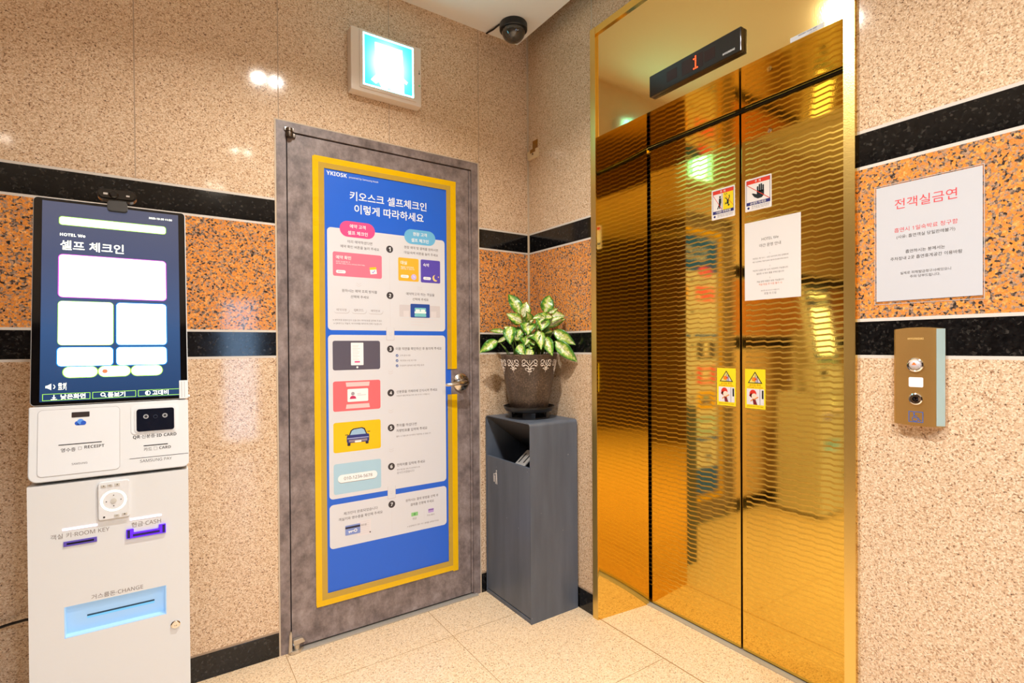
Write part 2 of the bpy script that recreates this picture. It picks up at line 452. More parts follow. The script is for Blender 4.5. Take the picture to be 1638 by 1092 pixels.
def floor_mesh():
    b = B(); xs, ys = {XW, 0.0, 0.005, 0.27}, {YS, 0.0}
    jx = [-0.592-0.6*k for k in range(5)]; jy = [-0.26-0.6*k for k in range(8)]
    for j in jx: xs |= {j-0.0011, j+0.0011}
    for j in jy: ys |= {j-0.0011, j+0.0011}
    ys |= {EY0, EY1}
    xs, ys = sorted(xs), sorted(ys); vc = {}
    def V(x, y):
        if (x, y) not in vc: vc[(x, y)] = b.bm.verts.new((x, y, 0))
        return vc[(x, y)]
    for i in range(len(xs)-1):
        for j in range(len(ys)-1):
            x, y = (xs[i]+xs[i+1])/2, (ys[j]+ys[j+1])/2
            if x > 0.0 and not (EY0 < y < EY1): continue
            m = G_FLOOR
            if x < 0 and (any(abs(x-q) < 0.0011 for q in jx) or any(abs(y-q) < 0.0011 for q in jy)): m = GROUT_F
            if 0 < x < 0.005 and abs(x-0.0035) < 0.003: m = GROUT_F
            f = b.bm.faces.new((V(xs[i], ys[j]), V(xs[i+1], ys[j]), V(xs[i+1], ys[j+1]), V(xs[i], ys[j+1]))); f.material_index = b.mi(m)
    return b
struct(solid(obj('floor', floor_mesh()), 0.08), 'cream granite tile floor', 'floor')
b = B(); b.box((XW, YS, CEIL), (-0.064, 0.0, CEIL+0.03), CEILM)
struct(obj('ceiling', b), 'flat white ceiling stopping short of the elevator wall', 'ceiling')
b = B(); b.box((XW-0.12, YS-0.12, ZT), (0.12, 0.12, ZT+0.06), CEILM)
struct(obj('ceiling_slab', b), 'upper slab above the white ceiling', 'ceiling')
b = B(); b.box((XW, -0.004, 0), (DX0-0.006, 0.0, ZB-GW), G_BLACK, 0.001)
b.box((DX1+0.007, -0.004, 0), (-0.001, 0.0, ZB-GW), G_BLACK, 0.001)
struct(obj('baseboard_left', b), 'black granite skirting along the door wall', 'baseboard')
b = B(); b.box((-0.004, EY1+0.008, 0), (0.0, -0.004, ZB-GW), G_BLACK, 0.001)
b.box((-0.004, YS, 0), (0.0, EY0-0.002, ZB-GW), G_BLACK, 0.001)
struct(obj('baseboard_right', b), 'black granite skirting along the elevator wall', 'baseboard')
# window behind the view
b = B(Matrix(((1, 0, 0, 0), (0, 0, 1, YS), (0, 1, 0, 0), (0, 0, 0, 1))))
b.slab_holes([WX0, WX0+0.04, WX1-0.04, WX1], [WZ0, WZ0+0.04, WZ1-0.04, WZ1], [(WX0+0.04, WX1-0.04, WZ0+0.04, WZ1-0.04)], -0.08, -0.02, STEEL_D)
win = struct(obj('window_1', b), 'narrow window behind the view', 'window')
GLASS = pm('window_glass', (235, 245, 255), 0.0, trans=1.0)
b = B(); b.box((WX0+0.04, YS-0.055, WZ0+0.04), (WX1-0.04, YS-0.049, WZ1-0.04), GLASS)
obj('pane', b, win)

# ------------------------------------------------------------------ ceiling downlights; the rear cool pairs are added fill
LENS = pm('downlight_lens', (255, 240, 220), 0.4, emit=(255, 240, 220), es=90.0)
WHITEP = pm('white_plastic', (235, 230, 224), 0.35)
def downlight():
    t = thing('ceiling_downlight_and_fill', 'twin-lamp white downlight recessed in the white ceiling, rear cool pairs added as fill', 'ceiling light', (0, 0, CEIL), 'ceiling downlights')
    b = B(); 
    b.slab_holes([-0.10, -0.075, -0.015, 0.015, 0.075, 0.10], [-0.05, -0.03, 0.03, 0.05], [(-0.075, -0.015, -0.03, 0.03), (0.015, 0.075, -0.03, 0.03)], 2.729-0.0, 2.7335, WHITEP)
    obj('bezel', b, t)
    for sx in (-1, 1):
        b = B(); b.lathe([(0, -0.0005), (0.024, -0.0005), (0.026, -0.004), (0.0, -0.004)], LENS, (0.045*sx, 0, CEIL), 20)
        obj('lamp', b, t)
    return t
dl = downlight()
for i, (x, y, k, rgb) in enumerate(TWINS):
    if i == 0: r = dl
    else:
        r = dl.copy(); COL.objects.link(r)
        for ch in dl.children:
            c = ch.copy(); COL.objects.link(c); c.parent = r
    r.location = (x, y, CEIL)
    for sx in (-1, 1): lamp(x+0.045*sx, y, LAMP_W*k, rgb)

# ------------------------------------------------------------------ grey room door
door = thing('door_1', 'grey-brown steel door with a large blue poster taped on it', 'door', (-0.757, 0, 0))
door['kind'] = 'structure'
b = B()
J = 0.036
b.prism([(DX0, -0.004), (DX0+J, -0.004), (DX0+J, 0.012), (DX0+J-0.010, 0.012), (DX0+J-0.010, 0.06), (DX0, 0.06)], 0, DZ, FILM)
b.prism([(DX1-J, -0.004), (DX1, -0.004), (DX1, 0.06), (DX1-J+0.010, 0.06), (DX1-J+0.010, 0.012), (DX1-J, 0.012)], 0, DZ, FILM)
b.box((DX0+J, -0.004, DZ-0.036), (DX1-J, 0.06, DZ), FILM)
obj('door_frame', b, door)
b = B(); b.box((DX0-0.006, -0.0025, 0), (DX0-0.0002, 0.05, DZ+0.005), CAULK); b.box((DX1+0.0002, -0.0025, 0), (DX1+0.007, 0.05, DZ+0.005), CAULK)
b.box((DX0-0.0002, -0.0025, DZ+0.0002), (DX1+0.0002, 0.05, DZ+0.005), CAULK)
obj('caulk_line', b, door)
b = B(); b.box((DX0+J-0.008, 0.05, 0.0), (DX1-J+0.008, 0.06, DZ-0.036), DARKGAP); obj('rebate', b, door)
LX0, LX1 = DX0+J+0.005, DX1-J-0.014
b = B(); b.box((LX0, 0.001, 0.013), (LX1, 0.045, DZ-0.041), FILM, 0.0015)
leaf = obj('door_leaf', b, door)
b = B(); b.box((LX1+0.002, -0.001, 0.013), (DX1-J, 0.045, DZ-0.041), FILM, 0.003); obj('closing_edge', b, door)
b = B(); b.box((DX0+J, -0.022, 0.0), (DX1-0.02, 0.05, 0.006), pm('threshold_grey', (186, 178, 166), 0.35, 0.3), 0.001); obj('threshold', b, door)
# top pivot
b = B()
b.lathe([(0, 0), (0.012, 0), (0.014, 0.004), (0.014, 0.016), (0.010, 0.018), (0.010, 0.021), (0.013, 0.022), (0.013, 0.034), (0, 0.036)], STEEL_D, (LX0+0.006, -0.012, DZ-0.062), 24)
b.box((LX0-0.004, -0.010, DZ-0.060), (LX0+0.030, 0.002, DZ-0.043), STEEL_D, 0.003)
b.box((LX0-0.012, -0.010, DZ-0.038), (LX0+0.024, -0.002, DZ-0.022), STEEL, 0.003)
obj('top_pivot', b, door)
b = B(); PVS = pm('pivot_steel', (206, 196, 180), 0.3, 0.85)
b.prism([(LX0-0.016, -0.018), (LX0-0.006, -0.027), (LX0+0.022, -0.027), (LX0+0.040, -0.014), (LX0+0.042, 0.001), (LX0-0.016, 0.001)], 0.001, 0.014, PVS, bev=0.002)
b.prism([(LX0-0.016, 0.008), (LX0-0.003, 0.008), (LX0-0.003, 0.078), (LX0-0.006, 0.092), (LX0-0.012, 0.078)], -0.020, -0.003, PVS, 'y', 0.002)
b.prism([(LX0+0.002, 0.030), (LX0+0.046, 0.036), (LX0+0.036, 0.054), (LX0+0.002, 0.052)], -0.020, 0.000, PVS, 'y', 0.002)
b.lathe([(0, 0.012), (0.011, 0.012), (0.011, 0.032), (0, 0.032)], PVS, (LX0+0.016, -0.010, 0.0), 18)
obj('bottom_pivot', b, door)
# lever handle
hx, hz = -0.404, 1.032
b = B(); RY = Matrix.Rotation(PI/2, 3, 'X')
HST = pm('handle_nickel', (212, 204, 190), 0.2, 1.0)
b.lathe([(0, 0.001), (0.041, 0.001), (0.042, 0.006), (0.037, 0.011), (0.028, 0.015), (0.017, 0.018), (0.013, 0.024), (0.0, 0.024)], HST, (hx, 0.001, hz), 36, RY)
handle = obj('handle_rose', b, door)
b = B()
b.tube([(hx, -0.02, hz), (hx, -0.045, hz), (hx-0.006, -0.056, hz+0.001), (hx-0.02, -0.062, hz+0.001), (hx-0.045, -0.063, hz), (hx-0.075, -0.060, hz-0.003), (hx-0.098, -0.055, hz-0.006), (hx-0.106, -0.052, hz-0.007)],
       [0.0125, 0.0125, 0.0125, 0.0115, 0.0095, 0.0085, 0.008, 0.0045], HST, 16)
b.lathe([(0, 0), (0.009, 0), (0.009, 0.003), (0, 0.004)], STEEL_D, (hx+0.004, -0.058, hz), 16, RY)
obj('handle_lever', b, handle)

# ------------------------------------------------------------------ poster
PY = 0.0007
po = Print((0, PY, 0), (1, 0, 0), (0, 0, 1), (0, -1, 0))
BLUE = pm('poster_blue', (36, 103, 220), 0.32); PWHITE = pm('poster_white', (224, 224, 228), 0.35)
PX0, PX1, PZ0, PZ1 = -1.050, -0.456, 0.168, 1.955
M4 = lambda: Print((0, PY-0.0007, 0), (1, 0, 0), (0, 0, 1), (0, -1, 0))
b = B(); b.box((PX0, PY-0.0006, PZ0), (PX1, PY, PZ1), BLUE)
poster = tag(obj('instruction_poster', b, at=(-0.753, PY, PZ0)), 'tall blue and white step-by-step check-in poster taped on the grey door', 'poster')
WT = pm('poster_white_ink', (252, 252, 252), 0.4)
q = M4(); q.text('키오스크 셀프체크인', -0.924, -0.575, 1.836, WT, 1, 0.022); q.text('이렇게 따라하세요', -0.905, -0.590, 1.783, WT, 1, 0.022)
obj('title_lettering', q, poster); q = M4(); q.text('YKIOSK', -1.018, -0.935, 1.915, WT, 1, 0.02, 0.02); q.text('powered by Samsung Kiosk', -0.926, -0.80, 1.911, WT, 1, 0.008)
obj('brand_lettering', q, poster)
TAB = pm('poster_tab', (236, 230, 230), 0.4); LINEG = pm('poster_hairline', (218, 212, 212), 0.5)
def step_panel(z0, z1, name='step_panel'):
    q = M4(); q.rrect(-1.018, z0, -0.485, z1, 0.016, PWHITE, 1); return obj(name, q, poster)
p1 = step_panel(1.272, 1.694); p2 = step_panel(0.575, 1.2525); p3 = step_panel(0.3705, 0.5515)
PINK = pm('poster_pink', (244, 80, 142), 0.4); SKY = pm('poster_sky', (112, 188, 228), 0.4)
q = M4(); q.rrect(-0.967, 1.662, -0.817, 1.728, 0.033, PINK, 3); q.text('예약 고객', -0.925, -0.858, 1.708, WT, 4, 0.02); q.text('셀프 체크인', -0.934, -0.849, 1.680, WT, 4, 0.02)
badge = obj('heading_badge', q, poster); badge['label'] = 'pink rounded heading badge'
q = M4(); q.rrect(-0.684, 1.662, -0.532, 1.728, 0.033, SKY, 3); q.text('현장 고객', -0.642, -0.575, 1.708, WT, 4, 0.02); q.text('셀프 체크인', -0.651, -0.566, 1.680, WT, 4, 0.02)
badge = obj('heading_badge', q, poster); badge['label'] = 'light blue rounded heading badge'
# step numbers
NUM = pm('number_black', (62, 56, 58), 0.5)
for i, z in enumerate((1.628, 1.426, 1.192, 1.000, 0.847, 0.677, 0.511)):
    q = M4(); q.disc(-0.752, z, 0.0155, NUM, 2, 28); q.text(str(i+1), -0.757, -0.747, z, WT, 3, 0.03, 0.018)
    obj('step_number', q, poster)
# instruction text
K = pm('poster_text', (92, 84, 86), 0.5); KL = pm('poster_text_light', (132, 124, 126), 0.5)
def two(a, b2, cx, z1, w1, z2, w2):
    q = M4(); q.text(a, cx-w1/2, cx+w1/2, z1, K, 2, 0.006); q.text(b2, cx-w2/2, cx+w2/2, z2, K, 2, 0.006); obj('instruction_lettering', q, poster)
two('미리 예약하셨다면', '예약 확인 버튼을 눌러 주세요', -0.882, 1.643, 0.105, 1.621, 0.165)
two('현장 예약 및 결제를 원하시면', '대실/숙박 버튼을 눌러 주세요', -0.602, 1.645, 0.165, 1.622, 0.165)
two('원하시는 예약 조회 방식을', '선택해 주세요', -0.885, 1.437, 0.150, 1.413, 0.078)
two('예약하고자 하는 객실을', '선택해 주세요', -0.608, 1.438, 0.138, 1.415, 0.078)
q = M4(); q.text('※ 예약자명 동명이인이 있을 경우 예약번호를 입력해 주세요', -0.998, -0.790, 1.314, KL, 2); q.text('※ QR코드는 야놀자, 여기어때를 예약건에 한해 가능합니다', -0.995, -0.790, 1.300, KL, 2); obj('footnote_lettering', q, poster)
q = M4(); q.text('이용 약관을 확인하신 후 동의해 주세요', -0.728, -0.505, 1.193, K, 2, 0.008); obj('instruction_lettering', q, poster)
for k, s in enumerate(('고객 준수사항', '개인정보 수집 및 이용', '미성년자 혼숙에 대한 책임 동의')):
    q = M4(); q.text(s, -0.709, -0.709+(0.050, 0.078, 0.115)[k], 1.163-0.0225*k, KL, 2, 0, 0.012); obj('consent_item', q, poster)
q = M4(); q.text('신분증을 카메라에 인식시켜 주세요', -0.726, -0.528, 1.003, K, 2, 0.008); q.text('미성년자 출입 확인을 위해 사용 후 즉시 삭제됩니다', -0.726, -0.566, 0.985, KL, 2); obj('instruction_lettering', q, poster)
q = M4(); q.text('주차를 하셨다면', -0.728, -0.632, 0.854, K, 2, 0.008); q.text('차량번호를 입력해 주세요', -0.728, -0.580, 0.831, K, 2, 0.008); q.text('출차 시 자동으로 인식되어 이용하실 수 있습니다', -0.728, -0.562, 0.806, KL, 2); obj('instruction_lettering', q, poster)
q = M4(); q.text('연락처를 입력해 주세요', -0.727, -0.592, 0.680, K, 2, 0.008); q.text('예약 확인을 위해 꼭 입력해주시면', -0.727, -0.618, 0.658, KL, 2); q.text('감사드리겠습니다', -0.727, -0.645, 0.645, KL, 2); obj('instruction_lettering', q, poster)
two('체크인이 완료되었습니다', '객실키와 영수증을 확인해 주세요', -0.888, 0.508, 0.145, 0.486, 0.188)
two('원하시는 결제 방법을 선택 후', '결제를 진행해 주세요', -0.607, 0.515, 0.160, 0.493, 0.115)
q = M4(); q.text('현금', -0.655, -0.636, 0.428, KL, 2); obj('payment_caption', q, poster); q = M4(); q.text('카드/페이', -0.585, -0.548, 0.430, KL, 2); obj('payment_caption', q, poster)
q = M4(); q.text('※ 삼성페이의 경우 카드 결제를 선택해 주세요', -0.680, -0.526, 0.398, KL, 2, 0.004); obj('footnote_lettering', q, poster)
BL2 = pm('check_blue', (66, 96, 160), 0.5)
for k in range(3):
    q = M4(); q.disc(-0.722, 1.163-0.0225*k, 0.0062, BL2, 2, 16); q.line([(-0.725, 1.163-0.0225*k), (-0.7225, 1.1605-0.0225*k), (-0.7185, 1.1655-0.0225*k)], 0.0014, WT, 3); obj('check_mark', q, poster)
for x0_, z0_, x1_, z1_ in ((-0.7525, 1.290, -0.7515, 1.60), (-0.7525, 0.385, -0.7515, 0.49), (-0.5992, 0.42, -0.5985, 0.475)):
    q = M4(); q.rect(x0_, z0_, x1_, z1_, LINEG, 2); obj('divider_line', q, poster)
for x, z in ((-0.889, 1.468), (-0.610, 1.468), (-0.752, 1.093), (-0.752, 0.923), (-0.752, 0.752)):
    q = M4()
    for d in (0, 0.009): q.line([(x-0.011, z+0.004-d), (x, z-0.002-d), (x+0.011, z+0.004-d)], 0.002, LINEG, 2)
    obj('arrow_mark', q, poster)
for z0, z1 in ((1.232, 1.286), (0.538, 0.592)):
    q = M4(); q.rrect(-0.7705, z0-0.002, -0.7335, z1, 0.004, pm('tab_shadow', (206, 200, 202), 0.5), 2); q.rrect(-0.769, z0, -0.735, z1, 0.004, PWHITE, 3)
    for d in (0, 0.008): q.line([(-0.760, (z0+z1)/2+0.006-d), (-0.752, (z0+z1)/2-d), (-0.744, (z0+z1)/2+0.006-d)], 0.0016, LINEG, 4)
    obj('link_tab', q, poster)
# illustrations
def ill(q, label): 
    o = obj('illustration', q, poster); o['label'] = label
q = M4(); q.rrect(-0.996, 1.496, -0.788, 1.596, 0.008, pm('card_pink', (250, 122, 146), 0.4), 2)
q.text('예약 확인', -0.983, -0.921, 1.574, WT, 3, 0.02); q.text('예약한 정보를 확인 후', -0.983, -0.925, 1.556, WT, 3); q.text('예약 확인 버튼을 누르시고 체크인을 진행해 주세요', -0.983, -0.862, 1.548, WT, 3)
q.rrect(-0.983, 1.508, -0.944, 1.521, 0.006, WT, 3); q.text('예약하기', -0.976, -0.951, 1.5145, PINK, 4)
q.poly([(-0.838, 1.512), (-0.810, 1.516), (-0.813, 1.541), (-0.842, 1.537)], WT, 3); q.poly([(-0.8415, 1.531), (-0.8125, 1.535), (-0.8135, 1.545), (-0.8425, 1.541)], pm('p_yellow', (250, 206, 40), 0.4), 4)
q.line([(-0.832, 1.523), (-0.827, 1.519), (-0.819, 1.530)], 0.003, pm('p_purple', (160, 120, 220), 0.4), 4)
ill(q, 'pink reservation card with a small calendar')
q = M4(); q.rrect(-0.713, 1.494, -0.616, 1.597, 0.006, pm('card_orange', (248, 186, 54), 0.4), 2); q.text('대실', -0.702, -0.672, 1.575, WT, 3, 0.02)
q.text('객실을 시간단위로', -0.702, -0.640, 1.556, WT, 3); q.text('이용하실 수 있습니다', -0.702, -0.636, 1.548, WT, 3); q.rrect(-0.702, 1.508, -0.664, 1.521, 0.006, WT, 3); q.text('선택하기', -0.694, -0.672, 1.5145, pm('ink_orange', (230, 150, 20), 0.4), 4)
q.disc(-0.640, 1.514, 0.013, pm('p_lilac', (206, 190, 244), 0.4), 3); q.line([(-0.640, 1.521), (-0.640, 1.514), (-0.634, 1.514)], 0.002, WT, 4)
ill(q, 'orange day-use card with a clock')
q = M4(); q.rrect(-0.606, 1.493, -0.509, 1.597, 0.006, pm('card_violet', (92, 76, 184), 0.4), 2); q.text('숙박', -0.594, -0.564, 1.573, WT, 3, 0.02); q.rrect(-0.594, 1.506, -0.556, 1.519, 0.006, WT, 3); q.text('선택하기', -0.586, -0.564, 1.5125, pm('ink_violet', (92, 76, 184), 0.4), 4)
a = [(-0.533+0.015*math.cos(t), 1.516+0.015*math.sin(t)) for t in [PI*0.55+i*PI*1.1/12 for i in range(13)]]; c = [(-0.526+0.0135*math.cos(t), 1.520+0.0135*math.sin(t)) for t in [PI*1.55-i*PI*0.9/10 for i in range(11)]]
q.poly(a+c, pm('p_moon', (250, 214, 130), 0.4), 3); q.disc(-0.518, 1.522, 0.003, pm('p_moon', (250, 214, 130), 0.4), 3)
ill(q, 'violet overnight card with a crescent moon')
q = M4(); PGR = pm('p_grey', (214, 208, 210), 0.4); PG2 = pm('p_grey_light', (226, 220, 222), 0.4)
q.rrect(-0.709, 1.335, -0.511, 1.388, 0.004, PGR, 2); q.rect(-0.690, 1.335, -0.664, 1.362, PG2, 3); q.rect(-0.556, 1.335, -0.530, 1.362, PG2, 3)
q.rrect(-0.657, 1.333, -0.563, 1.394, 0.004, pm('p_navy', (36, 76, 160), 0.4), 4); TEAL = pm('p_teal', (126, 204, 206), 0.4)
q.rrect(-0.637, 1.346, -0.582, 1.377, 0.003, TEAL, 5); q.rrect(-0.632, 1.360, -0.612, 1.370, 0.003, WT, 6); q.rrect(-0.607, 1.360, -0.587, 1.370, 0.003, WT, 6); q.rect(-0.638, 1.352, -0.581, 1.360, WT, 6); q.rect(-0.634, 1.333, -0.585, 1.337, BL2, 5); q.rect(-0.638, 1.337, -0.581, 1.346, TEAL, 5)
for k, (a, c) in enumerate(((-0.70, -0.52), (-0.655, -0.562), (-0.655, -0.592))): q.rect(a, 1.3235-0.0125*k, c, 1.3265-0.0125*k, PG2, 2)
ill(q, 'navy tile with a turquoise bed between grey tiles')
q = M4()
for k, s in enumerate(('예약자명', 'QR코드', '예약번호')):
    x = -0.995+k*0.0725; q.rrect(x+0.001, 1.342, x+0.066, 1.367, 0.012, pm('pill_shadow', (196, 190, 192), 0.5), 2); q.rrect(x, 1.344, x+0.065, 1.369, 0.012, PWHITE, 3); q.text(s, x+0.012, x+0.053, 1.3565, pm('pill_text', (166, 158, 160), 0.5), 4, 0.01, 0.012)
ill(q, 'three white pill buttons in a row')
q = M4(); q.rrect(-1.000, 1.106, -0.799, 1.228, 0.009, pm('p_slate', (92, 86, 100), 0.4), 2); q.rrect(-0.925, 1.125, -0.872, 1.220, 0.002, WT, 3)
for k in range(10): q.rect(-0.919, 1.2075-0.0065*k, -0.919+random.uniform(0.022, 0.040), 1.2085-0.0065*k+0.0006, PGR, 4)
q.rrect(-0.910, 1.136, -0.887, 1.1425, 0.002, PINK, 4); q.disc(-0.8985, 1.1165, 0.0045, WT, 3, 16)
ill(q, 'dark tablet showing a consent form')
q = M4(); q.rrect(-1.000, 0.935, -0.799, 1.060, 0.009, pm('p_coral', (248, 112, 118), 0.4), 2); SHP = pm('p_blush', (254, 206, 204), 0.4)
q.poly([(-0.948, 1.054), (-0.846, 1.054), (-0.849, 1.036), (-0.945, 1.036)], SHP, 3); q.poly([(-0.945, 0.962), (-0.849, 0.962), (-0.846, 0.944), (-0.948, 0.944)], SHP, 3)
q.rrect(-0.941, 0.972, -0.853, 1.026, 0.004, WT, 4); q.disc(-0.9185, 1.006, 0.0075, pm('p_mid', (168, 160, 166), 0.4), 5, 20); q.poly([(-0.932, 0.984), (-0.929, 0.993), (-0.923, 0.997), (-0.914, 0.997), (-0.907, 0.993), (-0.904, 0.984)], pm('p_rose', (206, 54, 100), 0.4), 5)
q.rect(-0.900, 1.004, -0.884, 1.0062, PGR, 5); q.rect(-0.900, 0.998, -0.862, 1.0002, PGR, 5)
ill(q, 'coral tile with an identity card')
q = M4(); q.rrect(-1.000, 0.764, -0.799, 0.889, 0.009, pm('p_amber', (250, 200, 8), 0.4), 2); NAVY = pm('car_navy', (46, 52, 122), 0.4); NV2 = pm('car_dark', (38, 34, 60), 0.4)
q.poly([(-0.940, 0.822), (-0.929, 0.852), (-0.918, 0.859), (-0.881, 0.862), (-0.869, 0.857), (-0.857, 0.828)], NV2, 3); q.poly([(-0.933, 0.829), (-0.924, 0.850), (-0.915, 0.855), (-0.883, 0.858), (-0.873, 0.853), (-0.864, 0.833)], pm('car_glass', (162, 196, 222), 0.4), 4)
q.rrect(-0.9455, 0.800, -0.850, 0.833, 0.007, NAVY, 5); q.rect(-0.943, 0.817, -0.853, 0.8205, pm('car_line', (178, 182, 226), 0.4), 6); q.rect(-0.937, 0.803, -0.859, 0.813, pm('car_grille', (150, 132, 146), 0.4), 6); q.rrect(-0.912, 0.800, -0.884, 0.808, 0.002, WT, 7)
q.rrect(-0.943, 0.788, -0.930, 0.802, 0.003, NV2, 3); q.rrect(-0.866, 0.790, -0.853, 0.803, 0.003, NV2, 3); q.rect(-0.952, 0.833, -0.938, 0.836, NV2, 3); q.rect(-0.858, 0.840, -0.846, 0.843, NV2, 3)
ill(q, 'yellow tile with a dark blue car')
q = M4(); q.rrect(-1.000, 0.592, -0.799, 0.718, 0.009, pm('p_baby', (176, 212, 230), 0.4), 2); q.rrect(-0.983, 0.636, -0.817, 0.669, 0.016, pm('pill_edge', (150, 140, 136), 0.5), 3); q.rrect(-0.983, 0.638, -0.816, 0.671, 0.016, WT, 4); q.text('010-1234-5678', -0.958, -0.838, 0.6545, INK, 5, 0.006)
ill(q, 'light blue tile with a phone number')
q = M4()
q.rect(-0.905, 0.402, -0.846, 0.466, pm('p_receipt', (232, 226, 228), 0.5), 2)
for k in range(7): q.rect(-0.896, 0.459-0.008*k, -0.852, 0.4602-0.008*k, PGR, 3)
q.text('영수증', -0.893, -0.860, 0.446, KL, 4, 0.0, 0.008); q.rect(-0.852, 0.407, -0.847, 0.413, INK, 3)
q.rrect(-0.955, 0.415, -0.892, 0.456, 0.003, pm('p_periwinkle', (132, 152, 212), 0.4), 4); q.rect(-0.955, 0.442, -0.892, 0.450, NV2, 5); q.ring(-0.912, 0.430, 0.0055, 0.0035, WT, 5); q.rect(-0.942, 0.428, -0.918, 0.4315, WT, 5); q.rect(-0.940, 0.4225, -0.9365, 0.428, WT, 5); q.rect(-0.933, 0.4235, -0.9295, 0.428, WT, 5)
ill(q, 'blue key card over a receipt')
q = M4(); q.rrect(-0.661, 0.4395, -0.629, 0.4565, 0.002, pm('p_green', (142, 206, 132), 0.4), 2); q.disc(-0.645, 0.448, 0.005, pm('p_green2', (92, 164, 92), 0.4), 3, 14); ill(q, 'green banknote')
q = M4(); q.rrect(-0.578, 0.441, -0.551, 0.459, 0.002, pm('p_lav', (190, 162, 220), 0.4), 2); q.rect(-0.578, 0.452, -0.551, 0.456, pm('p_plum', (116, 82, 160), 0.4), 3); ill(q, 'lilac payment card')

# tape strips
def tape(label, rects):
    b = B()
    for (x0, z0, x1, z1, lay, m) in rects:
        b.box((x0, PY-0.0030-0.0003*lay, z0), (x1, PY-0.0026-0.0003*lay if lay else PY-0.0026, z1), m)
    # strips are pressed down to the leaf along the outer side
    return tag(obj('tape_strip', b, at=((rects[0][0]+rects[0][2])/2, PY, rects[0][1])), label, 'tape', 'yellow tape around the door poster')
def wob(x0, z0, x1, z1, inner, lay):
    return [(x0, z0, x1, z1, lay, TAPE_Y), (*inner, lay, TAPE_M)]
tape('yellow tape strip down the whole left edge of the door poster', [(-1.074, 0.155, -1.0505, 1.973, 0, TAPE_Y), (-1.0505, 0.155, -1.028, 1.973, 0, TAPE_M)])
tape('yellow tape strip across the top edge of the door poster', [(-1.068, 1.953, -0.425, 1.977, 1, TAPE_Y), (-1.050, 1.931, -0.452, 1.953, 1, TAPE_M)])
tape('yellow tape strip on the right edge of the poster, above the door handle', [(-0.4535, 1.096, -0.426, 1.974, 2, TAPE_Y), (-0.476, 1.096, -0.4535, 1.950, 2, TAPE_M)])
tape('yellow tape strip on the right edge of the poster, below the door handle', [(-0.4535, 0.143, -0.426, 0.977, 2, TAPE_Y), (-0.476, 0.165, -0.4535, 0.977, 2, TAPE_M)])
tape('yellow tape strip across the bottom edge of the door poster', [(-1.072, 0.148, -0.4267, 0.171, 3, TAPE_Y), (-1.045, 0.171, -0.458, 0.196, 3, TAPE_M)])

# ------------------------------------------------------------------ exit sign
ex = thing('exit_sign', 'square lit green and white exit sign high on the wall above the grey door', 'exit sign', (-0.774, 0, 2.26))
EXW = pm('sign_white', (236, 222, 208), 0.4)
MXZ = Matrix(((1, 0, 0, 0), (0, 0, -1, 0), (0, 1, 0, 0), (0, 0, 0, 1)))   # local (x, z, out) -> wall
b = B(); b.box((-0.930, -0.050, 2.260), (-0.617, -0.0, 2.521), EXW, 0.006)
obj('housing', b, ex)
b = B(MXZ); b.slab_holes([-0.894, -0.881, -0.656, -0.645], [2.276, 2.289, 2.507, 2.515], [(-0.881, -0.656, 2.289, 2.507)], 0.049, 0.0545, EXW); obj('cover_frame', b, ex)
EXG = pm('exit_green_lit', (60, 220, 200), 0.3, emit=(70, 236, 218), es=2.0)
EXL = pm('exit_white_lit', (250, 255, 255), 0.3, emit=(110, 232, 255), es=18.0)
EXM = pm('exit_pale_lit', (200, 246, 246), 0.3, emit=(190, 246, 246), es=3.0)
def lit_face_mat():
    m, n, l, b2 = newmat('exit_face_lit'); tc = n.new('ShaderNodeTexCoord'); s_ = n.new('ShaderNodeSeparateXYZ'); l.new(tc.outputs['Object'], s_.inputs[0])
    dx = math_node(n, l, 'MULTIPLY', math_node(n, l, 'SUBTRACT', s_.outputs[0], 0.004), 9.0); dz = math_node(n, l, 'MULTIPLY', math_node(n, l, 'SUBTRACT', s_.outputs[2], 0.136), 7.6)
    r2 = math_node(n, l, 'ADD', math_node(n, l, 'MULTIPLY', dx, dx), math_node(n, l, 'MULTIPLY', dz, dz))
    g = math_node(n, l, 'POWER', 2.718, math_node(n, l, 'MULTIPLY', r2, -2.2))
    l.new(mixc(n, l, g, lin((20, 226, 212)), lin((130, 250, 255))), b2.inputs['Emission Color'])
    l.new(math_node(n, l, 'ADD', 0.95, math_node(n, l, 'MULTIPLY', g, 15.0)), b2.inputs['Emission Strength'])
    b2.inputs['Base Color'].default_value = (0.1, 0.5, 0.45, 1); return m
b = B(); b.box((-0.880, -0.0535, 2.290), (-0.657, -0.049, 2.506), lit_face_mat()); face = obj('lit_face', b, ex)
q = Print((0, -0.0536, 0), (1, 0, 0), (0, 0, 1), (0, -1, 0))
q.frame(-0.880, 2.290, -0.657, 2.506, 0.006, EXL, 1)
q.poly([(-0.829, 2.480), (-0.708, 2.480), (-0.700, 2.292), (-0.745, 2.292), (-0.768, 2.303), (-0.800, 2.292), (-0.826, 2.345)], EXL, 2)
q.poly([(-0.704, 2.362), (-0.684, 2.350), (-0.690, 2.338), (-0.704, 2.345)], EXL, 2); q.poly([(-0.826, 2.345), (-0.812, 2.318), (-0.826, 2.306), (-0.848, 2.318)], EXM, 1)
obj('running_figure', q, face)
q = Print((0, -0.0502, 0), (1, 0, 0), (0, 0, 1), (0, -1, 0)); q.disc(-0.628, 2.352, 0.0035, pm('led_green', (60, 150, 60), 0.3, emit=(60, 200, 60), es=0.4), 1); obj('status_light', q, ex); q = Print((0, -0.0502, 0), (1, 0, 0), (0, 0, 1), (0, -1, 0)); q.disc(-0.628, 2.405, 0.0032, INKB, 1); q.rect(-0.6290, 2.407, -0.6268, 2.420, INK, 1)
obj('test_button', q, ex)

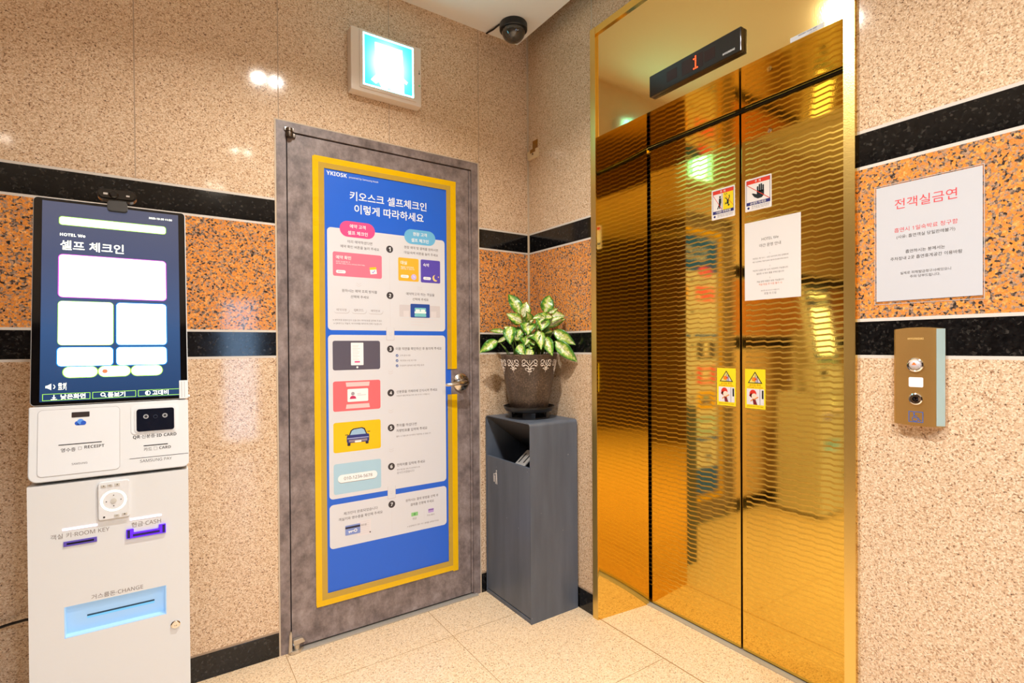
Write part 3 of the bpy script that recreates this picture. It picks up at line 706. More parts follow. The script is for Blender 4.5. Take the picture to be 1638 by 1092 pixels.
# ------------------------------------------------------------------ dome camera
dc = thing('dome_camera', 'small black dome security camera on the ceiling corner', 'security camera', (-0.178, -0.132, CEIL))
b = B(); b.lathe([(0, 0), (0.064, 0), (0.066, -0.004), (0.066, -0.030), (0.062, -0.034), (0.0, -0.034)], pm('camera_black', (24, 24, 28), 0.4), (-0.178, -0.132, CEIL), 40); obj('base_ring', b, dc)
prof = [(0.056*math.cos(t), -0.034-0.052*math.sin(t)) for t in [i*PI/2/10 for i in range(11)]]; prof[-1] = (0, prof[-1][1])
b = B(); b.lathe(prof, pm('smoked_dome', (62, 58, 54), 0.04, coat=0.6, spec=0.8), (-0.178, -0.132, CEIL), 40); obj('dome', b, dc)
b = B(); b.tube([(-0.235, -0.10, CEIL-0.003), (-0.247, -0.06, CEIL-0.012), (-0.25, -0.02, CEIL-0.006), (-0.25, -0.004, CEIL-0.004)], 0.004, BLACKP, 8); obj('cable', b, dc)

# ------------------------------------------------------------------ corner cable box with brown tape
b = B(); b.box((-0.016, -0.098, 2.153), (0.0, -0.012, 2.196), pm('box_ivory', (232, 206, 164), 0.5), 0.003)
cb = tag(obj('cable_box', b, at=(0, -0.055, 2.153)), 'small ivory plastic box stuck in the wall corner, left of the elevator', 'junction box')
b = B(); b.lathe([(0, 0), (0.005, 0), (0.005, 0.002), (0, 0.002)], pm('box_hole', (120, 84, 44), 0.6), (-0.0165, -0.062, 2.172), 12, Matrix.Rotation(-PI/2, 3, 'Y')); obj('screw', b, cb)
b = B(); b.box((-0.0012, -0.082, 2.196), (0.0, -0.040, 2.246), TAPE_B); b.box((-0.0172, -0.082, 2.180), (-0.0161, -0.040, 2.197), TAPE_B)
b.box((-0.0172, -0.082, 2.1962), (-0.0005, -0.040, 2.1972), TAPE_B)
tag(obj('tape_strip', b, at=(0, -0.061, 2.2)), 'short brown tape strip holding the small ivory corner box', 'tape')

# ------------------------------------------------------------------ elevator
el = thing('elevator_entrance', 'gold elevator entrance with two etched sliding doors', 'elevator', (0.15, -1.008, 0))
for s, y0, y1, yb in ((1, EY1, -0.515, -0.545), (-1, EY0, -1.503, -1.468)):
    b = B(); b.prism([(-0.012, y0), (-0.012, y1), (-0.004, y1), (0.28, yb), (0.28, y0)], 0.0, 2.107, GOLD_FRAME); obj('jamb', b, el)
    b = B(); b.prism([(-0.0138, y0-0.0002*s), (-0.0138, y1), (-0.0121, y1), (-0.0121, y0-0.0002*s)], 0.0, EZ, GOLD_TRIM); b.prism([(-0.0121, y0-0.0002*s), (-0.0121, y1), (0.0, y1), (0.0, y0-0.0002*s)], 2.1072, EZ, GOLD_FRAME); obj('side_trim', b, el)
b = B(); b.box((-0.0122, -1.5028, 2.551), (0.0, -0.5152, EZ), GOLD_FRAME); obj('top_trim', b, el)
b = B(); b.box((-0.003, -1.5028, 2.1072), (0.018, -0.5152, 2.5508), GOLD_TRANS); obj('transom_panel', b, el)
b = B(); b.box((0.0182, -1.5028, 2.107), (0.28, -0.5152, 2.116), GOLD_FRAME); obj('soffit_panel', b, el)
for y0, y1 in ((-0.9995, -0.49), (-1.52, -1.0070)):
    b = B(); b.box((0.292, y0, 0.009), (0.325, y1, 2.30), GOLD_DOOR, 0.0015); pn = obj('door_panel', b, el)
b = B(); b.box((0.268, -1.52, -0.02), (0.34, -0.49, 0.004), pm('sill_metal', (186, 178, 164), 0.4, 0.2)); obj('sill', b, el)
b = B(); b.box((0.33, -1.54, -0.02), (0.35, -0.47, 2.4), DARKGAP); b.box((0.28, -1.54, 2.3), (0.35, -0.47, 2.4), DARKGAP); b.box((0.282, -0.489, 0), (0.33, -0.47, 2.3), DARKGAP); b.box((0.282, -1.54, 0), (0.33, -1.521, 2.3), DARKGAP); b.box((0.2806, -1.466, 2.100), (0.2912, -0.546, 2.1068), DARKGAP); obj('dark_gap_backing', b, el)  # added dark backing blocks light leaks; thin strip paints the shaded door-top gap
b = B(); b.lathe([(0, 0), (0.008, 0), (0.009, -0.001), (0.009, -0.003), (0.004, -0.0032), (0.004, -0.001), (0, -0.001)], CHROME, (0.2918, -1.122, 1.994), 20, Matrix.Rotation(PI/2, 3, 'Y')); obj('release_keyhole', b, el)

RW = lambda x: Print((x, 0, 0), (0, -1, 0), (0, 0, 1), (-1, 0, 0))    # u = -y
# floor indicator
fi = thing('floor_indicator', 'black floor display showing a red 1 above the gold elevator doors', 'display', (-0.003, -1.011, 2.19))
b = B(); b.box((-0.020, -1.203, 2.152), (-0.003, -0.822, 2.232), pm('indicator_black', (10, 6, 8), 0.07, coat=0.3), 0.003); obj('housing', b, fi)
RW_D = pm('dim_red_window', (40, 8, 6), 0.2)

for r4 in ((0.905, 2.175, 0.950, 2.213), (0.972, 2.168, 1.060, 2.218), (1.066, 2.175, 1.108, 2.213)):
    q = RW(-0.0201); q.rect(*r4, RW_D, 1); obj('display_window', q, fi)
q = RW(-0.0202); LED = pm('led_red', (255, 60, 20), 0.4, emit=(255, 70, 24), es=5.0)
G1 = ['00100', '01100', '00100', '00100', '00100', '00100', '01110']
for r, row in enumerate(G1):
    for c, ch in enumerate(row):
        if ch == '1': q.disc(1.0305+(c-2)*0.0068, 2.2135-r*0.0068, 0.0027, LED, 3, 10)
obj('digit', q, fi)
q = RW(-0.0202); q.text('HYUNDAI', 1.137, 1.181, 2.169, WT, 2, 0.03); obj('lettering', q, fi)
# label on the transom
q = RW(-0.0032); q.rect(1.352, 2.1085, 1.448, 2.1225, pm('label_silver', (206, 210, 214), 0.4), 1); q.text('HD22001 TX(00)-6087', 1.362, 1.444, 2.118, INK, 2, 0.01, 0.005)
q.text('1234-5678', 1.395, 1.44, 2.1115, KL, 2, 0, 0.0035)
tag(obj('id_label', q, at=(-0.0032, -1.40, 2.115)), 'narrow silver serial label at the lower right of the gold panel over the elevator doors', 'label')

# stickers on the doors
XD = 0.2917
def sticker_base(u0, z0, u1, z1, r, m):
    q = RW(XD); pts = rr(u0, z0, u1, z1, r)
    q.prism(pts, 0.0, 0.0003, m, 'z'); return q
SRED = pm('s_red', (238, 58, 28), 0.4); SNAVY = pm('s_navy', (40, 40, 122), 0.4); SYEL = pm('s_yellow', (252, 226, 0), 0.4); SBLK = pm('s_black', (22, 28, 32), 0.4); STK = pm('s_white', (250, 246, 246), 0.35)
def warn(u0, u1, z0, z1, label, kind):
    q = sticker_base(u0, z0, u1, z1, 0.004, STK)
    o = tag(obj('warning_sticker', q, at=(XD, -(u0+u1)/2, (z0+z1)/2)), label, 'sticker')
    q = RW(XD-0.0003); W = u1-u0; H = z1-z0; a, c = u0+W*0.05, u1-W*0.05; zb, zt = z0+H*0.175, z1-H*0.045
    q.rect(a, zb, c, zt, SNAVY, 1); q.rect(a+0.001, zt-H*0.125, c-0.001, zt-0.001, SRED, 2); q.rect(a+0.0015, zb+H*0.10, c-0.0015, zt-H*0.125, STK, 2)
    q.text('주  의', u0+W*0.30, u0+W*0.68, zt-H*0.065, STK, 3, 0.03, H*0.08)
    i0, i1, j0, j1 = a+0.0015, c-0.0015, zb+H*0.10, zt-H*0.125
    if kind == 'hand':
        q.text('손대지 마세요', u0+W*0.20, u0+W*0.80, zb+H*0.05, STK, 3, 0.03)
        cx = i0+(i1-i0)*0.56; sy = j1-j0
        q.poly([(cx-0.020, j0+sy*0.24), (cx-0.030, j0+sy*0.44), (cx-0.026, j0+sy*0.47), (cx-0.010, j0+sy*0.37), (cx-0.010, j0+sy*0.55), (cx+0.018, j0+sy*0.55), (cx+0.018, j0+sy*0.26), (cx+0.010, j0+sy*0.14), (cx-0.006, j0+sy*0.12)], SBLK, 4)
        for k, (dx, hh) in enumerate(((-0.0068, 0.80), (0.0004, 0.90), (0.0076, 0.91), (0.0148, 0.83))): q.rrect(cx+dx-0.003, j0+sy*0.45, cx+dx+0.003, j0+sy*hh, 0.003, SBLK, 4)
        q.line([(i0, j1), (i1, j0)], 0.0022, SRED, 6)
    else:
        q.text('기대면 추락위험', u0+W*0.18, u0+W*0.82, zb+H*0.05, STK, 3, 0.03)
        m0 = (i0+i1)/2; q.rect(m0, j0, i1, j1, SYEL, 3); q.rect(m0-0.0055, j0+0.002, m0-0.003, j1-0.002, GREYLINE, 4)
        x = m0-0.017; s = j1-j0
        q.disc(x+0.004, j0+s*0.80, 0.0042, SBLK, 4, 14); q.poly([(x-0.001, j0+s*0.72), (x+0.009, j0+s*0.72), (x+0.009, j0+s*0.42), (x-0.002, j0+s*0.42)], SBLK, 4)
        q.poly([(x-0.002, j0+s*0.44), (x+0.008, j0+s*0.44), (x+0.004, j0+s*0.10), (x, j0+s*0.10)], SBLK, 4); q.poly([(x-0.001, j0+s*0.40), (x+0.004, j0+s*0.36), (x-0.006, j0+s*0.10), (x-0.010, j0+s*0.10)], SBLK, 4)
        q.line([(i0, j1), (m0-0.004, j0+s*0.02)], 0.0018, SRED, 6)
        x = m0+0.021; q.disc(x+0.004, j0+s*0.22, 0.0040, SBLK, 4, 14); q.poly([(x-0.005, j0+s*0.30), (x+0.004, j0+s*0.28), (x+0.005, j0+s*0.54), (x-0.003, j0+s*0.56)], SBLK, 4)
        q.line([(x+0.002, j0+s*0.52), (x+0.008, j0+s*0.66), (x+0.006, j0+s*0.80)], 0.0034, SBLK, 4); q.line([(x-0.002, j0+s*0.54), (x-0.008, j0+s*0.66), (x-0.012, j0+s*0.66)], 0.0034, SBLK, 4); q.line([(x-0.004, j0+s*0.36), (x-0.011, j0+s*0.30), (x-0.009, j0+s*0.42)], 0.0026, SBLK, 4)
        q.line([(x-0.013, j0+s*0.94), (x-0.010, j0+s*0.84)], 0.002, SBLK, 4); q.line([(x-0.006, j0+s*0.95), (x-0.003, j0+s*0.86)], 0.002, SBLK, 4)
        q.line([(m0+0.012, j0+s*0.80), (i1, j0+s*0.15)], 0.0014, SRED, 6)
    q.disc(u0+W*0.13, z0+H*0.10, W*0.045, SNAVY, 1, 16); q.text('한국승강기안전공단', u0+W*0.25, u0+W*0.93, z0+H*0.125, KL, 1); q.text('승강기 안전이용 수칙을 지킵시다', u0+W*0.25, u0+W*0.90, z0+H*0.07, KL, 1)
    p = obj('printed_design', q, o)
    return o
warn(0.876, 0.980, 1.709, 1.831, 'square white, red and yellow falling-figure sticker high on the left elevator door', 'lean')
warn(1.023, 1.128, 1.711, 1.834, 'square white sticker with a crossed-out black hand, high on the right elevator door', 'hand')
def yel(u0, u1, z0, z1, label):
    q = sticker_base(u0, z0, u1, z1, 0.001, pm('y_yellow', (253, 228, 26), 0.4))
    o = tag(obj('caution_sticker', q, at=(XD, -(u0+u1)/2, (z0+z1)/2)), label, 'sticker')
    q = RW(XD-0.0003); W, H = u1-u0, z1-z0; cx = (u0+u1)/2; zt = z1-H*0.06; zb = z1-H*0.36
    h = zt-zb; wd = W*0.36
    q.poly([(cx-wd, zb), (cx+wd, zb), (cx, zt)], SBLK, 1); q.poly([(cx-wd*0.80, zb+h*0.07), (cx+wd*0.80, zb+h*0.07), (cx, zt-h*0.14)], pm('y_lite', (254, 232, 120), 0.4), 2)
    q.poly([(cx+wd*0.1, zb+h*0.07), (cx+wd*0.74, zb+h*0.07), (cx+wd*0.1, zt-h*0.30)], pm('y_lilac', (206, 200, 224), 0.4), 3); q.rect(cx+wd*0.26, zb+h*0.07, cx+wd*0.34, zb+h*0.58, SBLK, 4); q.rect(cx+wd*0.0, zb+h*0.07, cx+wd*0.07, zb+h*0.72, SBLK, 4)
    q.disc(cx-wd*0.16, zb+h*0.34, wd*0.28, pm('y_orange', (250, 140, 20), 0.4), 5); q.disc(cx+wd*0.10, zb+h*0.36, wd*0.14, SRED, 6)
    q.text('손끼임 주의', cx-W*0.28, cx+W*0.28, z1-H*0.405, pm('y_text', (214, 130, 10), 0.4), 2, 0.02); q.text('문에 손을 대지 마세요', cx-W*0.38, cx+W*0.38, z1-H*0.465, pm('y_text', (214, 130, 10), 0.4), 2, 0.01)
    q.rect(u0+W*0.09, z0+H*0.10, u1-W*0.07, z0+H*0.50, pm('y_pane', (232, 230, 240), 0.4), 2); q.rect(u1-W*0.27, z0+H*0.10, u1-W*0.245, z0+H*0.50, GREYLINE, 3); q.rect(u1-W*0.17, z0+H*0.26, u1-W*0.09, z0+H*0.47, SBLK, 3)
    RH = pm('y_hair', (226, 48, 30), 0.4); SKN = pm('y_skin', (254, 226, 206), 0.4)
    hx, hz2 = u0+W*0.40, z0+H*0.355
    q.disc(hx, hz2+0.003, W*0.17, RH, 4, 20, W*0.19); q.poly([(hx-W*0.20, hz2-0.004), (hx-W*0.05, hz2+0.006), (hx-W*0.06, hz2-0.014)], RH, 4)
    q.disc(hx+W*0.06, hz2-0.006, W*0.13, SKN, 5, 18); q.poly([(hx-W*0.02, z0+H*0.245), (hx+W*0.12, z0+H*0.245), (hx+W*0.21, z0+H*0.105), (hx+W*0.03, z0+H*0.105)], pm('y_dress', (126, 26, 40), 0.4), 5)
    q.line([(hx+W*0.06, z0+H*0.235), (hx+W*0.26, z0+H*0.30)], 0.004, pm('y_arm', (240, 150, 70), 0.4), 6); q.line([(hx, z0+H*0.235), (hx-W*0.12, z0+H*0.185)], 0.004, pm('y_arm', (240, 150, 70), 0.4), 6)
    q.text('엘리베이터 문에 기대지 마세요', u0+W*0.10, u1-W*0.10, z0+H*0.055, pm('y_text2', (176, 110, 20), 0.4), 2, 0.01)
    obj('printed_design', q, o)
yel(0.898, 0.981, 0.957, 1.107, 'yellow hand-trap caution sticker at mid height on the left elevator door')
yel(1.020, 1.102, 0.956, 1.107, 'yellow hand-trap caution sticker at mid height on the right elevator door')

# notice on the right elevator door
q = RW(XD); q.prism([(1.0205, 1.370), (1.2335, 1.370), (1.2335, 1.668), (1.0205, 1.668)], 0.0, 0.0003, pm('lightened_paper', (240, 237, 238), 0.7), 'z')  # paper colour lightened to offset the weaker light on the doors
nt = tag(obj('paper_notice', q, at=(XD, -1.127, 1.52)), 'white paper night-hours notice on the right elevator door', 'notice')
q = RW(XD-0.0003); c = 1.121
NTP = nt
def fl(name):
    global q
    obj(name, q, NTP); q = RW(q.o.x)
def ln(s, w, z, m=K, bold=0.0): q.text(s, c-w/2, c+w/2, z, m, 1, bold)
ln('HOTEL We', 0.064, 1.596, INK, 0.004); ln('야간 운영 안내', 0.082, 1.573, INK, 0.004); fl('heading_lettering')
ln('1.', 0.004, 1.541); ln('프런트는 밤 12시 ~ 오전 10시까지 무인 운영되며', 0.136, 1.527); ln('해당 시간대에는 직원의 응대가 불가한 점 양해 부탁드립니다', 0.136, 1.514); fl('paragraph_lettering')
ln('2.', 0.004, 1.494); ln('야간의 도움은 밤 12시 이전까지 가능합니다', 0.134, 1.481); ln('필요한 시 미리 물품 부탁드립니다', 0.105, 1.468); fl('paragraph_lettering')
ln('3.', 0.004, 1.450); ln('객실 관련 비품은 요청 가능합니다', 0.104, 1.438); ln('객실 퇴실 후 이용 불가 시', 0.088, 1.427, pm('orange_ink', (226, 120, 70), 0.6)); fl('paragraph_lettering')
ln('편안한 휴식되시기 바랍니다', 0.070, 1.403, KL); ln('호텔 위 드림', 0.046, 1.392, KL); fl('closing_lettering')

# no smoking notice in a plastic sleeve
ns = thing('smoking_notice', 'white no-smoking notice with red heading in a clear sleeve, right of the elevator', 'notice', (0, -1.686, 1.31))
q = RW(-0.0008); q.prism([(1.578, 1.312), (1.7945, 1.312), (1.7945, 1.613), (1.578, 1.613)], 0, 0.0004, PAPER, 'z'); obj('paper', q, ns)
m, n, l, bsdf = newmat('clear_sleeve'); mx = n.new('ShaderNodeMixShader'); tr = n.new('ShaderNodeBsdfTransparent'); gl = n.new('ShaderNodeBsdfGlossy'); gl.inputs['Roughness'].default_value = 0.08
mx.inputs[0].default_value = 0.10; l.new(tr.outputs[0], mx.inputs[1]); l.new(gl.outputs[0], mx.inputs[2]); l.new(mx.outputs[0], n['Material Output'].inputs[0]); n.remove(bsdf); SLEEVE = m
q = RW(0); q.prism([(1.574, 1.304), (1.798, 1.303), (1.798, 1.617), (1.574, 1.617)], 0.0001, 0.0006, SLEEVE, 'z'); q.frame(1.574, 1.3035, 1.798, 1.617, 0.0016, pm('sleeve_edge', (206, 190, 180), 0.3), 4); obj('plastic_sleeve', q, ns)
q = RW(-0.0012); c = 1.684; NTP = ns
ln('전객실금연', 0.128, 1.561, RED_INK, 0.004); fl('heading_lettering'); ln('흡연시 1일숙박료 청구함', 0.130, 1.494, RED_INK, 0.002); ln('(사유: 흡연객실 당일판매불가)', 0.120, 1.4755, INK, 0.002); fl('penalty_lettering')
ln('흡연하시는 분께서는', 0.081, 1.4365, INK, 0.006); ln('주차장내 2곳 흡연휴게공간 이용바람', 0.147, 1.4205, INK, 0.006); fl('smoking_area_lettering'); ln('실제로 피해발금청구사례있으니', 0.104, 1.382, INK, 0.002); ln('주의 당부드립니다.', 0.062, 1.3715, INK, 0.002); fl('closing_lettering')

# call button panel
cp = thing('call_button_panel', 'bronze elevator call panel with round buttons on the wall right of the doors', 'call panel', (0, -1.675, 0.995))
prof = [(-1.6235, 0.0), (-1.6235, -0.016), (-1.6275, -0.020), (-1.655, -0.0215), (-1.685, -0.0215), (-1.7105, -0.020), (-1.7125, -0.019), (-1.7255, -0.006), (-1.7255, 0.0)]
def panel_part(sel, m):
    b = B(); vs = []; fs = []
    pr = [prof[i] for i in sel]
    zt = lambda y: 1.236+0.005*max(0.0, 1-((y+1.6745)/0.052)**2)
    zb = lambda y: 0.9965-0.002*max(0.0, 1-((y+1.6745)/0.052)**2)
    for y, x in pr: vs += [(x, y, zb(y)), (x, y, zt(y))]
    k = len(pr)
    for i in range(k-1): fs.append((2*i, 2*i+2, 2*i+3, 2*i+1))
    fs.append(tuple(2*i for i in range(k-1, -1, -1))); fs.append(tuple(2*i+1 for i in range(k)))
    if sel[0] != sel[-1]: fs.append((0, 1, 2*k-1, 2*k-2))
    b.quads(vs, fs, m); bmesh.ops.recalc_face_normals(b.bm, faces=b.bm.faces[:]); return b
obj('face_plate', panel_part(range(0, 9), GOLD_PANEL), cp)
b = B(); b.box((-0.0, 0, 0), (0, 0, 0), STEEL) if False else None
b.prism([(-0.0195, -1.7128), (-0.0065, -1.7258), (-0.0060, -1.7264), (-0.0201, -1.7130)], 0.9985, 1.2365, pm('edge_reflection', (178, 192, 176), 0.35, 0.15)); obj('painted_chamfer', b, cp)  # pale green colour paints the reflection on the bevelled side face
RX = Matrix.Rotation(-PI/2, 3, 'Y')
b = B(); b.lathe([(0, 0), (0.0175, 0), (0.0175, 0.003), (0.0145, 0.005), (0.013, 0.004), (0, 0.004)], CHROME, (-0.0214, -1.671, 1.147), 28, RX); up_b = obj('call_button', b, cp)
b = B(); b.lathe([(0.0125, 0.0035), (0.010, 0.007), (0.005, 0.009), (0, 0.0095)], pm('button_clear', (206, 196, 196), 0.1, spec=0.8), (-0.0214, -1.671, 1.147), 24, RX); obj('button_cap', b, up_b)
q = RW(-0.0310); q.poly([(1.666, 1.1475), (1.676, 1.1475), (1.671, 1.154)], pm('arrow_orange', (240, 90, 30), 0.4, emit=(255, 90, 30), es=1.2), 1); obj('arrow', q, up_b)
b = B(); b.lathe([(0, 0), (0.0145, 0), (0.0145, 0.003), (0.012, 0.0045), (0.0065, 0.004), (0.006, 0.001), (0.0, 0.001)], CHROME, (-0.0214, -1.672, 1.062), 24, RX); b.lathe([(0, 0.0008), (0.0065, 0.0012), (0.004, 0.005), (0, 0.006)], pm('key_core', (70, 66, 70), 0.15, 1.0), (-0.0214, -1.672, 1.062), 20, RX); obj('key_switch', b, cp)
q = RW(-0.0216); q.prism(rr(1.657, 1.0915, 1.687, 1.116, 0.003), 0, 0.0003, STK, 'z'); obj('white_sticker', q, cp)
q = RW(-0.0216); AC = pm('access_blue', (58, 104, 180), 0.4); q.frame(1.6565, 1.0035, 1.687, 1.0305, 0.0016, AC, 1); q.disc(1.668, 1.0255, 0.0019, AC, 1, 12); q.line([(1.668, 1.0235), (1.6685, 1.0150), (1.6765, 1.0150), (1.680, 1.0085), (1.683, 1.0088)], 0.0017, AC, 1); q.ring(1.670, 1.0122, 0.0058, 0.0016, AC, 1, PI*0.75, PI*2.0); q.line([(1.6683, 1.0195), (1.675, 1.0195)], 0.0015, AC, 1); obj('access_symbol', q, cp)
q = RW(-0.0216); q.text('HYUNDAI', 1.655, 1.688, 1.2125, pm('gilt_text', (236, 196, 120), 0.3), 1, 0.02); obj('lettering', q, cp)

# ------------------------------------------------------------------ bin
bn = thing('waste_bin', 'tall slate-grey metal bin in the corner with an open slot and a plant on top', 'waste bin', (-0.142, -0.196, 0))
bx0, bx1, by0, by1, bz = -0.276, -0.010, -0.380, -0.012, 0.866
def arc(cx, cz, r, a0, a1, n=6): return [(cx+r*math.cos(a0+(a1-a0)*i/n), cz+r*math.sin(a0+(a1-a0)*i/n)) for i in range(n+1)]
r_ = 0.016
outer = [(by0, 0.0)] + arc(by0+r_, bz-r_, r_, PI, PI/2) + arc(by1-r_, bz-r_, r_, PI/2, 0) + [(by1, 0.0)]
t_ = 0.004
inner = [(by1-t_, 0.0)] + arc(by1-r_, bz-r_, r_-t_, 0, PI/2) + arc(by0+r_, bz-r_, r_-t_, PI/2, PI) + [(by0+t_, 0.0)]
b = B(); b.prism(outer+inner, bx0, bx1, BIN, 'x'); b.box((bx1-0.004, by0+t_, 0.0), (bx1, by1-t_, bz-0.006), BIN); obj('body', b, bn)
b = B(); b.box((bx0+0.003, by0+t_+0.002, 0.022), (bx0+0.016, by1-t_-0.002, 0.672), BIN, 0.0015); fd = obj('front_door', b, bn)
b = B(); b.box((bx0+0.002, by0+t_, 0.0), (bx0+0.014, by1-t_, 0.018), BIN, 0.001); obj('plinth', b, bn)
b = B(); BI = pm('bin_inside', (66, 64, 64), 0.5)
b.quads([(bx0+0.006, by0+t_, bz-0.008), (bx0+0.006, by1-t_, bz-0.008), (bx1-0.03, by1-t_, 0.690), (bx1-0.03, by0+t_, 0.690), (bx0+0.008, by0+t_, bz-0.0045), (bx0+0.008, by1-t_, bz-0.0045), (bx1-0.026, by1-t_, 0.692), (bx1-0.026, by0+t_, 0.692)],
        [(0, 1, 2, 3), (7, 6, 5, 4), (0, 4, 5, 1), (1, 5, 6, 2), (2, 6, 7, 3), (3, 7, 4, 0)], BI); obj('sloping_baffle', b, bn)
b = B(Matrix.Translation((-0.215, -0.262, 0.690)) @ Matrix.Rotation(math.radians(-38), 4, 'Y') @ Matrix.Rotation(math.radians(-10), 4, 'X'))
b.box((-0.050, -0.048, -0.005), (0.050, 0.048, 0.005), pm('tray_grey', (164, 162, 160), 0.4), 0.004); b.box((-0.030, -0.030, 0.005), (0.026, -0.020, 0.0056), BLACKP); b.box((-0.030, 0.016, 0.005), (0.026, 0.026, 0.0056), BLACKP)
obj('inner_tray', b, bn)
q = Print((bx0+0.0028, 0, 0), (0, -1, 0), (0, 0, 1), (-1, 0, 0)); IW = pm('icon_white', (226, 222, 218), 0.5)
q.poly([(0.076, 0.586), (0.092, 0.586), (0.0895, 0.556), (0.0785, 0.556)], IW, 1)
for k in range(3): q.line([(0.0795+0.004*k, 0.584), (0.0805+0.0035*k, 0.558)], 0.0009, BIN, 2)
q.disc(0.1045, 0.6105, 0.0045, IW, 1, 14); q.poly([(0.0975, 0.603), (0.108, 0.604), (0.110, 0.580), (0.1105, 0.548), (0.1055, 0.548), (0.1035, 0.574), (0.0995, 0.548), (0.0945, 0.548), (0.0985, 0.580)], IW, 1)
q.line([(0.100, 0.602), (0.093, 0.594), (0.084, 0.594)], 0.0035, IW, 1); q.rect(0.078, 0.588, 0.084, 0.5945, IW, 1)
obj('litter_symbol', q, fd)

# ------------------------------------------------------------------ saucer stand and plant
PCX, PCY = -0.150, -0.200
sa = thing('plant_saucer', 'round black plastic saucer stand under the potted plant on the bin', 'saucer', (PCX, PCY, bz))
b = B(); b.lathe([(0, 0.036), (0.100, 0.036), (0.109, 0.046), (0.117, 0.056), (0.120, 0.056), (0.119, 0.048), (0.109, 0.034), (0.096, 0.030), (0, 0.030)], BLACKP, (PCX, PCY, bz), 48); obj('dish', b, sa)
b = B(); b.lathe([(0.088, 0.001), (0.098, 0.001), (0.098, 0.007), (0.088, 0.007), (0.088, 0.001)], BLACKP, (PCX, PCY, bz), 40); obj('foot_ring', b, sa)
for k in range(5):
    a0 = math.radians(-126+72*k); b = B(); a = [(0.097*math.cos(a0+d), 0.097*math.sin(a0+d)) for d in [-0.30+0.1*i for i in range(7)]]; c = [(0.089*math.cos(a0+d), 0.089*math.sin(a0+d)) for d in [0.30-0.1*i for i in range(7)]]
    b.prism([(PCX+x, PCY+y) for x, y in a+c], bz+0.006, bz+0.032, BLACKP); obj('leg', b, sa)
pl = thing('potted_plant', 'cream and green variegated leafy plant in a brown pot on the bin', 'potted plant', (PCX, PCY, bz+0.037))
def pot_mat():
    m, n, l, b = newmat('rusty_brown_pot')
    tc = n.new('ShaderNodeTexCoord'); a = n.new('ShaderNodeTexNoise'); a.inputs['Scale'].default_value = 150; a.inputs['Detail'].default_value = 6; a.inputs['Roughness'].default_value = 0.7
    l.new(tc.outputs['Object'], a.inputs['Vector'])
    a2 = n.new('ShaderNodeTexNoise'); a2.inputs['Scale'].default_value = 14; a2.inputs['Detail'].default_value = 3; l.new(tc.outputs['Object'], a2.inputs['Vector'])
    f = math_node(n, l, 'ADD', math_node(n, l, 'MULTIPLY', a.outputs['Fac'], 0.75), math_node(n, l, 'MULTIPLY', a2.outputs['Fac'], 0.3))
    c = ramp(n, l, f, [(0.32, lin((34, 27, 23))), (0.48, lin((72, 58, 48))), (0.58, lin((96, 78, 64))), (0.72, lin((150, 126, 104)))])
    l.new(c, b.inputs['Base Color']); b.inputs['Roughness'].default_value = 0.38
    bp = n.new('ShaderNodeBump'); bp.inputs['Strength'].default_value = 0.35; bp.inputs['Distance'].default_value = 0.002; l.new(a.outputs['Fac'], bp.inputs['Height']); l.new(bp.outputs[0], b.inputs['Normal'])
    return m
PZ = 0.904; PR0, PR1, PH = 0.089, 0.134, 0.259
b = B(); b.lathe([(0, 0), (PR0-0.006, 0), (PR0, 0.006), (0.112, 0.13), (PR1-0.004, PH-0.010), (PR1, PH-0.004), (PR1, PH), (PR1-0.008, PH), (PR1-0.012, PH-0.02), (0.110, 0.20)], pot_mat(), (PCX, PCY, PZ), 56)
pot = obj('pot', b, pl)
# white damask motif around the rim
WP = pm('motif_white', (236, 220, 204), 0.5)
b = B()
def on_pot(a, z, lift=0.0006):
    r = PR0+(PR1-PR0)*(z/PH)+lift+0.0012; return (PCX+r*math.cos(a), PCY+r*math.sin(a), PZ+z)
def stroke(pts, wd):
    P = [Vector(on_pot(a, z)) for a, z in pts]
    b.tube(P, [wd*0.5]*len(P), WP, 6)
def motif(a0, big, mir=1):
    R = 0.112
    def S(pts, wd=0.0034): stroke([(a0+x/R, 0.222+z) for x, z in pts], wd); stroke([(a0-x/R, 0.222+z) for x, z in pts], wd)
    def curl(cx, cz, r, t0, t1, wd=0.0032, n=9): S([(cx+r*(1-0.5*i/n)*math.cos(t0+(t1-t0)*i/n), cz+r*(1-0.5*i/n)*math.sin(t0+(t1-t0)*i/n)) for i in range(n+1)], wd)
    k = 1.0 if big else 0.8
    S([(0, -0.002), (0, 0.012)], 0.004); S([(0, -0.055*k), (0, -0.03*k)], 0.002)
    curl(0.021*k, 0.006, 0.009, -0.6, 4.4); curl(0.024*k, -0.010, 0.008, 2.4, -2.8)
    S([(0, -0.034*k), (0.006*k, -0.016), (0.016*k, -0.010), (0.026*k, -0.012)]); S([(0, -0.030*k), (0.010*k, -0.024), (0.019*k, -0.026), (0.014*k, -0.034*k)]); S([(0.0, -0.040*k), (0.007*k, -0.036*k), (0.004, -0.028)])
    S([(0, -0.012), (0.006*k, -0.004), (0.012*k, 0.006), (0.010*k, 0.011)]); S([(0.003, -0.042*k), (0.009*k, -0.038*k)], 0.003)
for i in range(10): motif(math.radians(-124+36*i), i % 2 == 0)
obj('painted_motif', b, pot)
def soil_mat():
    m, n, l, b2 = newmat('dark_soil'); a = n.new('ShaderNodeTexNoise'); a.inputs['Scale'].default_value = 120; l.new(ramp(n, l, a.outputs['Fac'], [(0.35, lin((22, 16, 12))), (0.7, lin((70, 52, 38)))]), b2.inputs['Base Color']); b2.inputs['Roughness'].default_value = 0.95; return m
